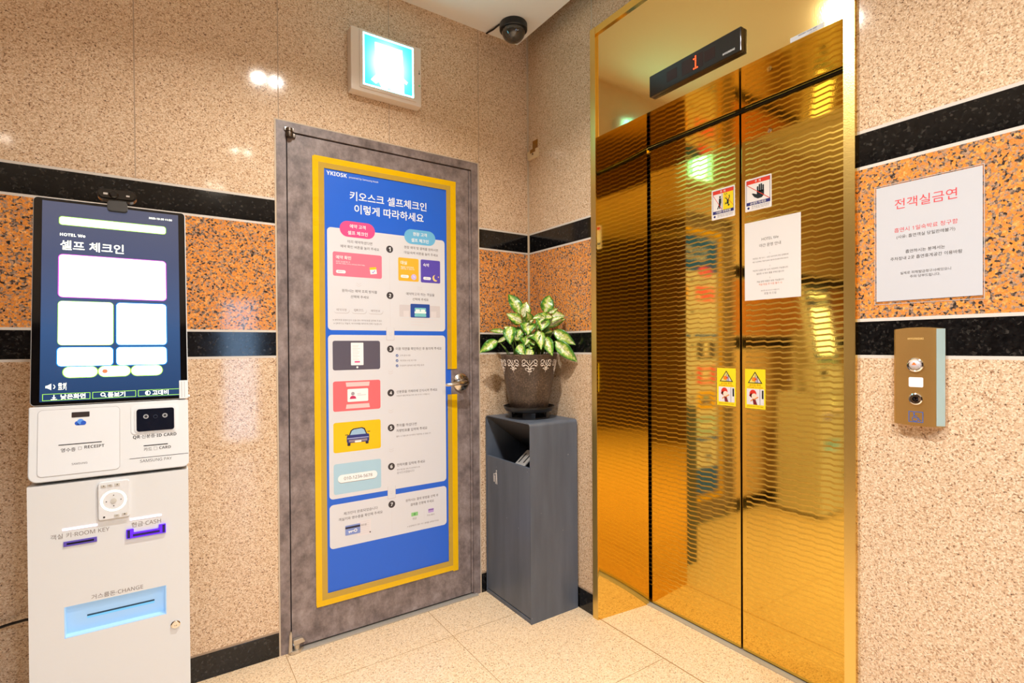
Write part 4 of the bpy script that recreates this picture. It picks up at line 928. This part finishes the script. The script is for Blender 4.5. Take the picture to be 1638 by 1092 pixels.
b = B(); b.lathe([(0, 0.232), (0.05, 0.230), (0.100, 0.226), (0.117, 0.222), (0.112, 0.20), (0, 0.20)], soil_mat(), (PCX, PCY, PZ), 32); obj('soil', b, pl)
def leaf_mat():
    m, n, l, b2 = newmat('variegated_leaf')
    uvn = n.new('ShaderNodeUVMap'); uvn.uv_map = 'leaf'; s = n.new('ShaderNodeSeparateXYZ'); l.new(uvn.outputs[0], s.inputs[0])
    at = n.new('ShaderNodeAttribute'); at.attribute_name = 'pale'
    tc = n.new('ShaderNodeTexCoord'); nz = n.new('ShaderNodeTexNoise'); nz.inputs['Scale'].default_value = 70; nz.inputs['Detail'].default_value = 4; l.new(tc.outputs['Object'], nz.inputs['Vector'])
    n2 = n.new('ShaderNodeTexNoise'); n2.inputs['Scale'].default_value = 190; n2.inputs['Detail'].default_value = 2; l.new(tc.outputs['Object'], n2.inputs['Vector'])
    v = math_node(n, l, 'ABSOLUTE', s.outputs[1])
    # 0 midrib .. 1 margin : cream inside, green rim, ragged border
    f = math_node(n, l, 'ADD', v, math_node(n, l, 'MULTIPLY', math_node(n, l, 'SUBTRACT', nz.outputs['Fac'], 0.5), 1.5))
    f = math_node(n, l, 'SUBTRACT', f, math_node(n, l, 'MULTIPLY', math_node(n, l, 'SUBTRACT', at.outputs['Fac'], 0.5), 0.75))
    f = math_node(n, l, 'ADD', f, math_node(n, l, 'MULTIPLY', math_node(n, l, 'POWER', s.outputs[0], 3.0), 0.35))
    c = ramp(n, l, f, [(0.10, lin((244, 240, 200))), (0.32, lin((224, 226, 136))), (0.52, lin((170, 196, 72))), (0.74, lin((96, 152, 44))), (0.95, lin((50, 112, 32)))])
    rib = math_node(n, l, 'LESS_THAN', v, 0.035)
    c = mixc(n, l, math_node(n, l, 'MULTIPLY', rib, 0.6), c, lin((74, 116, 40)))
    spk = math_node(n, l, 'MULTIPLY', math_node(n, l, 'GREATER_THAN', n2.outputs['Fac'], 0.56), 0.6)
    c = mixc(n, l, spk, c, lin((92, 140, 44)))
    l.new(c, b2.inputs['Base Color']); b2.inputs['Roughness'].default_value = 0.3
    b2.inputs['Subsurface Weight'].default_value = 0.0
    return m
LEAF = leaf_mat()
LEAVES = [(-0.176, -0.169, 1.351, -0.198, -0.103, 1.452, 0.056, 0.35), (-0.181, -0.202, 1.335, -0.157, -0.195, 1.41, 0.047, 0.95), (-0.193, -0.206, 1.309, -0.263, -0.18, 1.351, 0.043, 0.7), (-0.224, -0.109, 1.272, -0.267, -0.041, 1.277, 0.021, 0.6), (-0.247, -0.191, 1.273, -0.277, -0.182, 1.289, 0.022, 0.9), (-0.247, -0.191, 1.292, -0.27, -0.224, 1.207, 0.056, 0.45), (-0.27, -0.113, 1.228, -0.354, -0.088, 1.17, 0.045, 0.4), (-0.233, -0.14, 1.245, -0.273, -0.111, 1.217, 0.019, 0.8), (-0.175, -0.231, 1.31, -0.2, -0.262, 1.25, 0.065, 0.5), (-0.201, -0.225, 1.276, -0.236, -0.224, 1.236, 0.036, 0.5), (-0.187, -0.235, 1.239, -0.205, -0.259, 1.195, 0.069, 0.4), (-0.235, -0.237, 1.206, -0.227, -0.28, 1.157, 0.045, 0.5), (-0.19, -0.27, 1.188, -0.229, -0.291, 1.135, 0.037, 0.8), (-0.081, -0.238, 1.355, -0.045, -0.227, 1.444, 0.058, 0.35), (-0.072, -0.257, 1.356, -0.032, -0.274, 1.377, 0.022, 0.7), (-0.084, -0.298, 1.333, -0.178, -0.254, 1.326, 0.036, 0.6), (-0.074, -0.28, 1.342, -0.024, -0.316, 1.339, 0.032, 0.9), (-0.092, -0.279, 1.313, -0.033, -0.322, 1.334, 0.021, 0.85), (-0.094, -0.253, 1.292, -0.003, -0.295, 1.328, 0.036, 0.6), (-0.124, -0.281, 1.326, -0.156, -0.307, 1.269, 0.062, 0.55), (-0.154, -0.283, 1.272, -0.169, -0.322, 1.182, 0.043, 0.75), (-0.125, -0.293, 1.242, -0.121, -0.344, 1.154, 0.047, 0.5), (-0.117, -0.298, 1.239, -0.128, -0.315, 1.193, 0.032, 0.35), (-0.079, -0.301, 1.272, -0.006, -0.371, 1.204, 0.049, 0.55), (-0.08, -0.313, 1.224, -0.006, -0.382, 1.126, 0.054, 0.5), (-0.078, -0.29, 1.269, -0.118, -0.272, 1.254, 0.021, 0.2), (-0.202, -0.236, 1.237, -0.168, -0.274, 1.253, 0.018, 0.5), (-0.17, -0.185, 1.31, -0.139, -0.183, 1.347, 0.026, 0.4), (-0.157, -0.232, 1.322, -0.169, -0.248, 1.306, 0.022, 0.7), (-0.137, -0.234, 1.195, -0.166, -0.237, 1.232, 0.034, 0.3), (-0.183, -0.176, 1.237, -0.182, -0.202, 1.27, 0.034, 0.3), (-0.109, -0.229, 1.221, -0.134, -0.212, 1.248, 0.034, 0.25)]
STEMS = [(-0.217, -0.152, 1.178, -0.267, -0.14, 1.215), (-0.204, -0.161, 1.18, -0.221, -0.173, 1.237), (-0.171, -0.185, 1.184, -0.182, -0.202, 1.27), (-0.152, -0.198, 1.195, -0.169, -0.211, 1.307), (-0.14, -0.207, 1.187, -0.103, -0.259, 1.292), (-0.128, -0.216, 1.187, -0.073, -0.281, 1.269), (-0.122, -0.221, 1.187, -0.073, -0.281, 1.224), (-0.165, -0.189, 1.184, -0.194, -0.193, 1.337), (-0.116, -0.225, 1.191, -0.097, -0.263, 1.336), (-0.183, -0.176, 1.18, -0.243, -0.157, 1.242), (-0.158, -0.194, 1.195, -0.185, -0.2, 1.322), (-0.134, -0.212, 1.187, -0.112, -0.252, 1.322)]
rnd = random.Random(21)
for k in range(20):
    a = rnd.uniform(-PI*0.92, PI*0.42)-PI*0.5; r0 = rnd.uniform(0.015, 0.060); r1 = r0+rnd.uniform(0.045, 0.065)
    z0 = rnd.uniform(1.205, 1.325); dz = rnd.uniform(-0.05, 0.03) if z0 < 1.27 else rnd.uniform(-0.02, 0.05)
    cx, cy = PCX+0.012, PCY-0.012
    LEAVES.append((cx+r0*math.cos(a), cy+r0*math.sin(a), z0, min(cx+r1*math.cos(a), -0.012), min(cy+r1*math.sin(a), -0.015), z0+dz, rnd.uniform(0.034, 0.050), rnd.uniform(0.3, 0.8)))
LEAVES = [(*lf[:6], lf[6]*1.12, lf[7]) for lf in LEAVES]
VIEW = Vector((-0.588, -0.809, 0.25)).normalized()      # the room side of the corner, where the leaves turn for light
def foliage():
    bm = bmesh.new(); uv = bm.loops.layers.uv.new('leaf'); pa = bm.verts.layers.float.new('pale')
    nu, nv = 10, 8
    for (ax, ay, az, tx, ty, tz, wd, pale) in LEAVES:
        A, T = Vector((ax, ay, az)), Vector((tx, ty, tz)); d = T-A; Ln = d.length; d.normalize()
        side = d.cross(VIEW); side.normalize(); nrm = side.cross(d).normalized()
        if nrm.dot(VIEW) < 0: nrm = -nrm
        tw = random.uniform(-0.3, 0.3); side2 = side*math.cos(tw)+nrm*math.sin(tw); nrm2 = d.cross(side2); nrm2 = nrm2 if nrm2.dot(nrm) > 0 else -nrm2
        grid = []
        for i in range(nu+1):
            u = i/nu; w = wd*0.5*(math.sin(PI*u**0.80)**0.80 if 0 < u < 1 else 0)*(1.12-0.30*u)
            row = []
            for j in range(nv+1):
                v = -1+2*j/nv
                p = A+d*(Ln*u)+side2*(w*v)+nrm2*(abs(v)*w*0.30+Ln*0.10*math.sin(PI*u)+0.0012*math.sin(u*17+j))
                if p.x > -0.003: p.x = -0.003
                if p.y > -0.006: p.y = -0.006
                q = bm.verts.new(p-wloc(pl)); q[pa] = pale; row.append((q, u, v))
            grid.append(row)
        for i in range(nu):
            for j in range(nv):
                c = [grid[i][j], grid[i+1][j], grid[i+1][j+1], grid[i][j+1]]
                try: f = bm.faces.new([k[0] for k in c])
                except ValueError: continue
                f.smooth = True
                for lp, k in zip(f.loops, c): lp[uv].uv = (k[1], k[2])
    bmesh.ops.remove_doubles(bm, verts=bm.verts[:], dist=1e-5)
    me = bpy.data.meshes.new('foliage'); bm.to_mesh(me); bm.free(); me.materials.append(LEAF)
    o = bpy.data.objects.new('foliage', me); COL.objects.link(o); o.parent = pl
    solid(o, 0.0006, 0)
    return o
foliage()
b = B(); STEMM = pm('stem_green', (112, 148, 60), 0.45)
for s in STEMS:
    A, T = Vector(s[:3]), Vector(s[3:]); A.z = PZ+0.22; mid = (A+T)/2+Vector((0, 0, 0.012)); b.tube([A, A.lerp(mid, 0.6), mid, mid.lerp(T, 0.6), T], [0.0032, 0.003, 0.0026, 0.0022, 0.0018], STEMM, 8)
for lf in LEAVES:
    A = Vector(lf[:3]); c = Vector((PCX, PCY, PZ+0.225)); base = c.lerp(Vector((A.x, A.y, c.z)), 0.45); m_ = base.lerp(A, 0.55)+Vector((0, 0, 0.012))
    b.tube([base, base.lerp(m_, 0.5), m_, A], [0.0026, 0.0024, 0.002, 0.0016], STEMM, 6)
obj('stems', b, pl)

# ------------------------------------------------------------------ kiosk
KX0, KX1 = -1.863, -1.5235
ks = thing('checkin_kiosk', 'white self check-in kiosk with a tall lit touch screen, left of the grey door', 'kiosk', (-1.693, -0.29, 0))
t_ = math.radians(8.3); KO = Vector((-1.860, -0.417, 1.056)); KU = Vector((0, math.sin(t_), math.cos(t_))); KN = Vector((0, -math.cos(t_), math.sin(t_)))
KM = Matrix(((1, KU.x, KN.x, KO.x), (0, KU.y, KN.y, KO.y), (0, KU.z, KN.z, KO.z), (0, 0, 0, 1)))
def KP(lift=0.0): return Print(KO, (1, 0, 0), KU, KN, lift)
# screen unit
b = B(KM); b.prism(rr(0.0, 0.0, 0.3395, 0.5555, 0.010), -0.045, 0.0, WHITEK, 'z', 0.0015); obj('screen_housing', b, ks)
b = B(KM); b.prism(rr(0.0018, 0.0018, 0.3377, 0.5537, 0.009), 0.0, 0.002, BLACKG, 'z'); glass = obj('screen_glass', b, ks)
def screen_mat():
    m, n, l, b2 = newmat('screen_lit'); tc = n.new('ShaderNodeTexCoord'); s = n.new('ShaderNodeSeparateXYZ'); l.new(tc.outputs['Object'], s.inputs[0])
    f = math_node(n, l, 'DIVIDE', math_node(n, l, 'SUBTRACT', s.outputs[2], 1.06), 0.55)
    c = ramp(n, l, f, [(0.0, lin((44, 74, 118))), (0.35, lin((66, 98, 146))), (0.7, lin((82, 92, 126))), (1.0, lin((98, 100, 122)))])
    b2.inputs['Base Color'].default_value = (*lin((10, 12, 18)), 1); b2.inputs['Roughness'].default_value = 0.08
    l.new(c, b2.inputs['Emission Color']); b2.inputs['Emission Strength'].default_value = 0.9
    return m
q = KP(0.002); q.rect(0.0186, 0.0098, 0.3216, 0.5463, screen_mat(), 1); scr = obj('lit_display', q, ks)
UIW = pm('ui_white_lit', (255, 255, 255), 0.2, emit=(255, 255, 255), es=3.2); UIH = pm('ui_painted_halo', (150, 220, 70), 0.3, emit=(150, 214, 70), es=0.75); UIB = pm('ui_blue_edge', (0, 120, 220), 0.3, emit=(16, 136, 226), es=0.9); UIP = pm('ui_magenta_edge', (200, 60, 200), 0.3, emit=(196, 70, 206), es=0.9); UIT = pm('ui_text_lit', (250, 255, 230), 0.2, emit=(250, 255, 226), es=1.7); UIR = pm('ui_red_text', (240, 120, 80), 0.3, emit=(240, 110, 70), es=0.45)  # green halo: glow around the lit items, painted as coloured rims
def glow_box(u0, v0, u1, v1, r, edge, e=0.0022, extra=None):
    q = KP(0.002); q.rrect(u0-e, v0-e, u1+e, v1+e, r+e, edge, 2); q.rrect(u0, v0, u1, v1, r, UIW, 3)
    if extra: extra(q)
    obj('menu_button', q, scr)
glow_box(0.0545, 0.4850, 0.289, 0.5050, 0.005, UIH, 0.0022, lambda q: q.text('예약 조회는 예약자명 또는 예약번호를 입력하세요', 0.068, 0.225, 0.4955, UIR, 4, 0, 0.007))
glow_box(0.0540, 0.2862, 0.2885, 0.4005, 0.008, UIP); glow_box(0.0535, 0.1575, 0.1670, 0.2735, 0.008, UIH, 0.0015); glow_box(0.1755, 0.1575, 0.2883, 0.2735, 0.008, UIB); glow_box(0.0525, 0.1015, 0.1665, 0.1495, 0.008, UIB); glow_box(0.1755, 0.1015, 0.2880, 0.1495, 0.008, UIB)
UIPALE = pm('ui_pale', (220, 230, 220), 0.3, emit=(225, 236, 225), es=0.9)
glow_box(0.0645, 0.0715, 0.1334, 0.0980, 0.013, UIH, 0.0022, lambda q: q.text('예약 확인', 0.086, 0.118, 0.085, UIPALE, 4, 0, 0.008))
glow_box(0.1370, 0.0715, 0.2043, 0.0980, 0.013, UIH, 0.0022, lambda q: q.disc(0.150, 0.085, 0.006, UIR, 4))
glow_box(0.2080, 0.0715, 0.2772, 0.0980, 0.013, UIH)
q = KP(0.002)
q.text('HOTEL We', 0.0550, 0.1075, 0.4565, UIT, 3, 0.02, 0.012); q.text('셀프 체크인', 0.0555, 0.1915, 0.4275, UIT, 3, 0.022); obj('heading_lettering', q, scr); q = KP(0.002); q.text('2025-10-30 11:50', 0.2500, 0.3060, 0.5285, UIT, 3, 0.02); obj('date_lettering', q, scr); q = KP(0.002)
q.text('음성', 0.0535, 0.0715, 0.0530, UIT, 3, 0.03, 0.009); q.text('크기', 0.0535, 0.0715, 0.0430, UIT, 3, 0.03, 0.009); q.poly([(0.030, 0.0455), (0.030, 0.0505), (0.034, 0.0515), (0.041, 0.056), (0.041, 0.040), (0.034, 0.0445)], UIT, 3); q.ring(0.042, 0.048, 0.006, 0.0015, UIT, 3, -1.0, 1.0); obj('sound_button', q, scr)
for a, c, s, k in ((0.0241, 0.1193, '낮은화면', 0), (0.1237, 0.2173, '돋보기', 1), (0.2222, 0.3190, '고대비', 2)):
    q = KP(0.002); q.frame(a, 0.0125, c, 0.0300, 0.0012, UIH, 3); x = a+0.018 if k else a+0.0225; w = 0.050 if k == 0 else 0.040
    if k == 0: q.line([(x, 0.0268), (x, 0.0178)], 0.0018, UIT, 3); q.poly([(x-0.004, 0.0205), (x+0.004, 0.0205), (x, 0.0165)], UIT, 3); q.rect(x-0.006, 0.0145, x+0.006, 0.0160, UIT, 3)
    elif k == 1: q.ring(x+0.004, 0.0225, 0.0042, 0.0018, UIT, 3); q.line([(x+0.007, 0.0195), (x+0.011, 0.0155)], 0.0022, UIT, 3)
    else: q.ring(x+0.004, 0.0212, 0.0055, 0.0014, UIT, 3); q.poly([(x+0.004+0.0055*math.cos(t), 0.0212+0.0055*math.sin(t)) for t in [PI/2+i*PI/10 for i in range(11)]], UIT, 3)
    q.text(s, x+0.013, x+0.013+w, 0.0212, UIT, 3, 0.03, 0.0135)
    obj('accessibility_button', q, scr)
b = B(KM); b.box((0.3175, 0.0005, 0.0015), (0.3385, 0.0525, 0.006), WHITEK2, 0.0012); b.box((0.3235, 0.004, 0.006), (0.3243, 0.050, 0.0064), GREYLINE); b.box((0.3300, 0.004, 0.006), (0.3308, 0.050, 0.0064), GREYLINE)
b.box((0.336, 0.004, 0.0), (0.3435, 0.011, 0.005), WHITEK2, 0.001); obj('corner_clip', b, ks)
# middle unit
b = B(KM)
pm_ = rr(-0.0012, -0.1915, 0.3385, -0.0022, 0.003); pm_ = [(-0.0012, -0.0022)] + arc(-0.0012+0.020, -0.1915+0.020, 0.020, PI, 1.5*PI) + arc(0.3385-0.014, -0.1915+0.014, 0.014, 1.5*PI, 2*PI) + [(0.3385, -0.0022)]
b.prism(pm_, -0.090, 0.003, WHITEK, 'z', 0.0018); mid = obj('reader_housing', b, ks)
b = B(KM); b.prism(rr(0.0160, -0.1785, 0.1820, -0.0110, 0.010), 0.003, 0.0034, GREYLINE, 'z'); b.prism(rr(0.0167, -0.1778, 0.1813, -0.0117, 0.0094), 0.0034, 0.0042, WHITEK2, 'z'); obj('receipt_door', b, mid)
b = B(KM); b.prism(rr(0.0820, -0.0340, 0.1182, -0.0206, 0.0015), 0.0042, 0.0048, pm('status_window', (60, 52, 50), 0.2), 'z'); obj('status_window', b, mid)
q = KP(0.0042); CB = pm('cloud_blue', (38, 88, 196), 0.4); q.disc(0.0935, -0.0495, 0.0055, CB, 1, 18); q.disc(0.1000, -0.0455, 0.0068, pm('cloud_blue2', (92, 150, 232), 0.4), 2, 18); q.disc(0.1060, -0.0495, 0.0055, CB, 3, 18); q.rect(0.0935, -0.0550, 0.1060, -0.0490, CB, 1); obj('cloud_emblem', q, mid)
q = KP(0.0042); q.text('영수증', 0.0612, 0.0905, -0.1160, INK, 1, 0.012); q.text('RECEIPT', 0.1080, 0.1490, -0.1125, INK, 1, 0.012, 0.0098); q.frame(0.0955, -0.1185, 0.1025, -0.1105, 0.0008, GREYLINE, 1); obj('receipt_lettering', q, mid)
q = KP(0.0042); q.text('SAMSUNG', 0.0828, 0.1140, -0.1530, INK, 1, 0.0); obj('maker_lettering', q, mid)
q = KP(0.003); q.text('QR·신분증·ID CARD', 0.2100, 0.3095, -0.0982, INK, 1, 0.012); obj('scanner_lettering', q, mid); q = KP(0.003); q.text('카드', 0.2340, 0.2525, -0.1335, INK, 1, 0.012); q.text('CARD', 0.2690, 0.2960, -0.1325, INK, 1, 0.012); q.frame(0.2565, -0.1375, 0.2645, -0.1285, 0.0007, GREYLINE, 1); obj('card_lettering', q, mid)
q = KP(0.003); q.text('SAMSUNG PAY', 0.2255, 0.2980, -0.1640, INK, 1, 0.0); obj('payment_lettering', q, mid)
for nm_, lo_, hi_ in (('receipt_slot', (0.0567, -0.1033, 0.0038), (0.1435, -0.1012, 0.0046)), ('card_slot', (0.2335, -0.1245, 0.0025), (0.2890, -0.1222, 0.0035)), ('swipe_slot', (0.2025, -0.1556, 0.0025), (0.3372, -0.1545, 0.0034))):
    b = B(KM); b.box(lo_, hi_, DARKGAP); obj(nm_, b, mid)
b = B(KM); b.prism(rr(0.2060, -0.0905, 0.3155, -0.0120, 0.010), 0.003, 0.0042, WHITEK2, 'z'); b.prism(rr(0.2140, -0.0868, 0.3090, -0.0180, 0.009), 0.0042, 0.0058, WHITEK, 'z'); obj('scanner_surround', b, mid)
b = B(KM); b.prism(rr(0.2185, -0.0840, 0.3045, -0.0230, 0.006), 0.0058, 0.0070, pm('scanner_glass', (14, 20, 34), 0.05, coat=0.4), 'z'); sg = obj('scanner_window', b, ks)
for u in (0.2395, 0.2830):
    q = KP(0.0070); q.ring(u, -0.0440, 0.0048, 0.0028, pm('lens_grey', (170, 170, 172), 0.2), 1); q.disc(u, -0.0440, 0.003, INKB, 2, 14); obj('lens', q, sg)
q = KP(0.0070); q.ring(0.261, -0.0455, 0.0045, 0.001, pm('lens_dim', (50, 54, 66), 0.3), 1); obj('sensor', q, sg)
b = B(); b.box((-1.80, -0.36, 0.845), (-1.585, -0.22, 1.30), WHITEK, 0.006); obj('support_column', b, ks)
# lower cabinet
KF = -0.445
FM = Matrix(((1, 0, 0, 0), (0, 0, -1, 0), (0, 1, 0, 0), (0, 0, 0, 1)))   # (x, z, out): out = -y
TR = (-1.7955, -1.5785, 0.4610, 0.5415)
b = B(); b.box((KX0, KF+0.024, 0.03), (KX1, -0.14, 0.858), WHITEK, 0.003)
b.M = FM; b.slab_holes([KX0, TR[0], TR[1], KX1], [0.03, TR[2], TR[3], 0.858], [TR], -KF-0.0245, -KF, WHITEK); b.M = Matrix.Identity(4)
cab = obj('cash_cabinet', b, ks)
b = B(); b.box((KX0+0.015, KF+0.03, 0.0), (KX1-0.015, -0.16, 0.031), pm('plinth_grey', (120, 116, 112), 0.5)); obj('plinth', b, ks)
TRAYL = pm('tray_lit_blue', (150, 184, 214), 0.3, emit=(170, 214, 250), es=0.38)
b = B(); b.box((TR[0], KF+0.0215, TR[2]), (TR[1], KF+0.0238, TR[3]), TRAYL); b.box((TR[0]+0.0002, KF+0.0005, TR[2]), (TR[0]+0.0022, KF+0.022, TR[3]), TRAYL); b.box((TR[1]-0.0022, KF+0.0005, TR[2]), (TR[1]-0.0002, KF+0.022, TR[3]), TRAYL); b.box((TR[0], KF+0.0005, TR[2]+0.0002), (TR[1], KF+0.022, TR[2]+0.0022), TRAYL)
tray = obj('change_tray', b, ks)
b = B(); b.box((-1.752, KF+0.0208, 0.4925), (-1.606, KF+0.0216, 0.4985), pm('slot_sky', (110, 190, 236), 0.3, emit=(100, 180, 230), es=0.5)); b.box((-1.752, KF+0.0206, 0.4980), (-1.606, KF+0.0215, 0.5020), pm('slot_teal', (16, 70, 96), 0.3)); obj('coin_slot', b, tray)
CABP = lambda: Print((0, KF, 0), (1, 0, 0), (0, 0, 1), (0, -1, 0)); q = CABP(); KI = pm('kiosk_grey_ink', (128, 116, 110), 0.5)
q.text('객실 키·ROOM KEY', -1.820, -1.702, 0.7245, KI, 1, 0.0); obj('key_lettering', q, cab); q = CABP(); q.text('현금·CASH', -1.655, -1.589, 0.7245, KI, 1, 0.004); obj('cash_lettering', q, cab); q = CABP(); q.text('거스름돈·CHANGE', -1.741, -1.631, 0.5525, KI, 1, 0.004); obj('change_lettering', q, cab)
PURP = pm('slot_purple', (84, 70, 150), 0.3, emit=(80, 50, 190), es=0.25); PUR2 = pm('slot_violet_lit', (90, 20, 230), 0.3, emit=(80, 20, 230), es=0.6)
b = B(FM); b.slab_holes([-1.795, -1.789, -1.734, -1.728], [0.6965, 0.7000, 0.7050, 0.7090], [(-1.789, -1.734, 0.7000, 0.7050)], -KF-0.002, -KF+0.002, PURP); b.box((-1.789, 0.7000, -KF), (-1.734, 0.7050, -KF+0.0004), DARKGAP); obj('key_card_slot', b, cab)
b = B(FM); b.prism([(-1.666, 0.690), (-1.578, 0.690), (-1.578, 0.7145), (-1.594, 0.7145), (-1.594, 0.7045), (-1.650, 0.7045), (-1.650, 0.7145), (-1.666, 0.7145)], -KF-0.001, -KF+0.005, PUR2, 'z', 0.0006); b.box((-1.652, 0.6945, -KF+0.005), (-1.592, 0.7005, -KF+0.0054), pm('slot_deep', (22, 4, 90), 0.2)); b.box((-1.664, 0.692, -KF+0.005), (-1.658, 0.713, -KF+0.0054), pm('slot_deep', (22, 4, 90), 0.2)); b.box((-1.586, 0.692, -KF+0.005), (-1.580, 0.713, -KF+0.0054), pm('slot_deep', (22, 4, 90), 0.2)); obj('cash_slot', b, cab)
GLB = pm('led_lavender', (250, 230, 255), 0.3, emit=(246, 226, 255), es=2.2)
for a, c in ((-1.797, -1.727), (-1.658, -1.588)):
    b = B(FM); b.box((a, 0.7375, -KF), (c, 0.7425, -KF+0.0012), GLB, 0.0005); obj('light_bar', b, cab)
# keypad
b = B(FM); b.prism(rr(-1.7245, 0.7505, -1.6580, 0.8500, 0.006), -KF-0.001, -KF+0.006, WHITEK2, 'z', 0.0012); kp = obj('keypad', b, ks)
q = Print((0, KF-0.006, 0), (1, 0, 0), (0, 0, 1), (0, -1, 0)); q.ring(-1.692, 0.7990, 0.0255, 0.005, pm('ring_lit', (235, 255, 235), 0.3, emit=(226, 255, 226), es=1.8), 1); obj('light_ring', q, kp)
BTN = pm('button_grey', (206, 202, 192), 0.4); KPP = lambda: Print((0, KF-0.0078, 0), (1, 0, 0), (0, 0, 1), (0, -1, 0))
b = B(FM); b.lathe([(0, -KF+0.006), (0.0065, -KF+0.006), (0.0065, -KF+0.0075), (0, -KF+0.0078)], BTN, (-1.692, 0.7990, 0), 20); obj('key', b, kp)
for x, z, k in ((-1.7125, 0.8405, 'dot'), (-1.6990, 0.8405, 'ring'), (-1.6840, 0.8410, 'dot'), (-1.6855, 0.7590, 'minus'), (-1.6690, 0.7600, 'plus')):
    b = B(FM); b.box((x-0.0055, z-0.0032, -KF+0.006), (x+0.0055, z+0.0032, -KF+0.0075), BTN, 0.0006)
    b.M = KPP().M; q = b; P_ = KPP()
    if k == 'dot': P_.disc(x, z, 0.0013, INKB, 1, 10)
    elif k == 'ring': P_.ring(x, z, 0.0018, 0.0006, INKB, 1)
    else:
        P_.rect(x-0.0025, z-0.0004, x+0.0025, z+0.0004, INKB, 1)
        if k == 'plus': P_.rect(x-0.0004, z-0.0021, x+0.0004, z+0.0021, INKB, 2)
    obj('key', b, kp); obj('key_symbol', P_, kp)
for x, z in ((-1.692, 0.8130), (-1.692, 0.7850), (-1.7075, 0.7980), (-1.6765, 0.8000)):
    q = KPP(); q.M.translation.y = KF-0.0062; q.disc(x, z, 0.0013, INKB, 1, 10); obj('direction_mark', q, kp)
q = KPP(); q.M.translation.y = KF-0.0062; q.disc(-1.7125, 0.7580, 0.0024, INKB, 1, 12); obj('earphone_jack', q, kp)
b = B(); b.lathe([(0, 0), (0.0105, 0), (0.0115, 0.001), (0.0115, 0.003), (0.009, 0.005), (0.0035, 0.005), (0.003, 0.003), (0, 0.003)], CHROME, (-1.558, KF, 0.4265), 28, Matrix.Rotation(PI/2, 3, 'X')); obj('cabinet_lock', b, cab)

# webcam on the screen
wc = thing('webcam', 'small black webcam clipped on the top edge of the kiosk screen', 'webcam', tuple(KM @ Vector((0.178, 0.5555, 0.0))))
b = B(KM); WB = pm('webcam_black', (16, 14, 14), 0.12, coat=0.4)
b.prism(rr(0.133, 0.5655, 0.222, 0.5965, 0.015), -0.010, 0.016, WB, 'z', 0.004); body = obj('body', b, wc)
b = B(KM); b.lathe([(0, 0.016), (0.010, 0.016), (0.011, 0.019), (0.008, 0.021), (0.0, 0.0205)], BLACKG, (0.1700, 0.581, 0), 24); obj('lens', b, body)
b = B(KM); b.box((0.147, 0.578, 0.0158), (0.157, 0.5835, 0.0166), pm('mic_grey', (170, 160, 150), 0.3)); obj('microphone_slot', b, body); b = B(KM); b.box((0.198, 0.578, 0.0158), (0.206, 0.5825, 0.0166), pm('mic_grey', (170, 160, 150), 0.3)); obj('microphone_slot', b, body)
b = B(KM); WG = pm('clip_grey', (58, 56, 54), 0.35)
b.prism(rr(0.155, 0.5330, 0.201, 0.5640, 0.008), 0.0026, 0.013, WG, 'z', 0.0015); b.box((0.158, 0.5575, -0.055), (0.198, 0.5655, 0.012), WG, 0.001); obj('mounting_clip', b, wc)
# power cable
b = B(); b.tube([(-2.20, -0.012, 0.352), (-2.10, -0.014, 0.351), (-2.02, -0.018, 0.358), (-1.97, -0.030, 0.370), (-1.93, -0.06, 0.384), (-1.88, -0.10, 0.392), (-1.83, -0.133, 0.395)], 0.0042, pm('cable_black', (14, 12, 12), 0.5), 10)
b.tube([(-3.2, -0.010, 0.36), (-2.7, -0.010, 0.362), (-2.4, -0.011, 0.357), (-2.20, -0.012, 0.352)], 0.0042, pm('cable_black', (14, 12, 12), 0.5), 10)
tag(obj('power_cable', b, at=(-1.9, -0.05, 0.38)), 'thin black cable running from behind the kiosk along the wall on its left', 'cable')
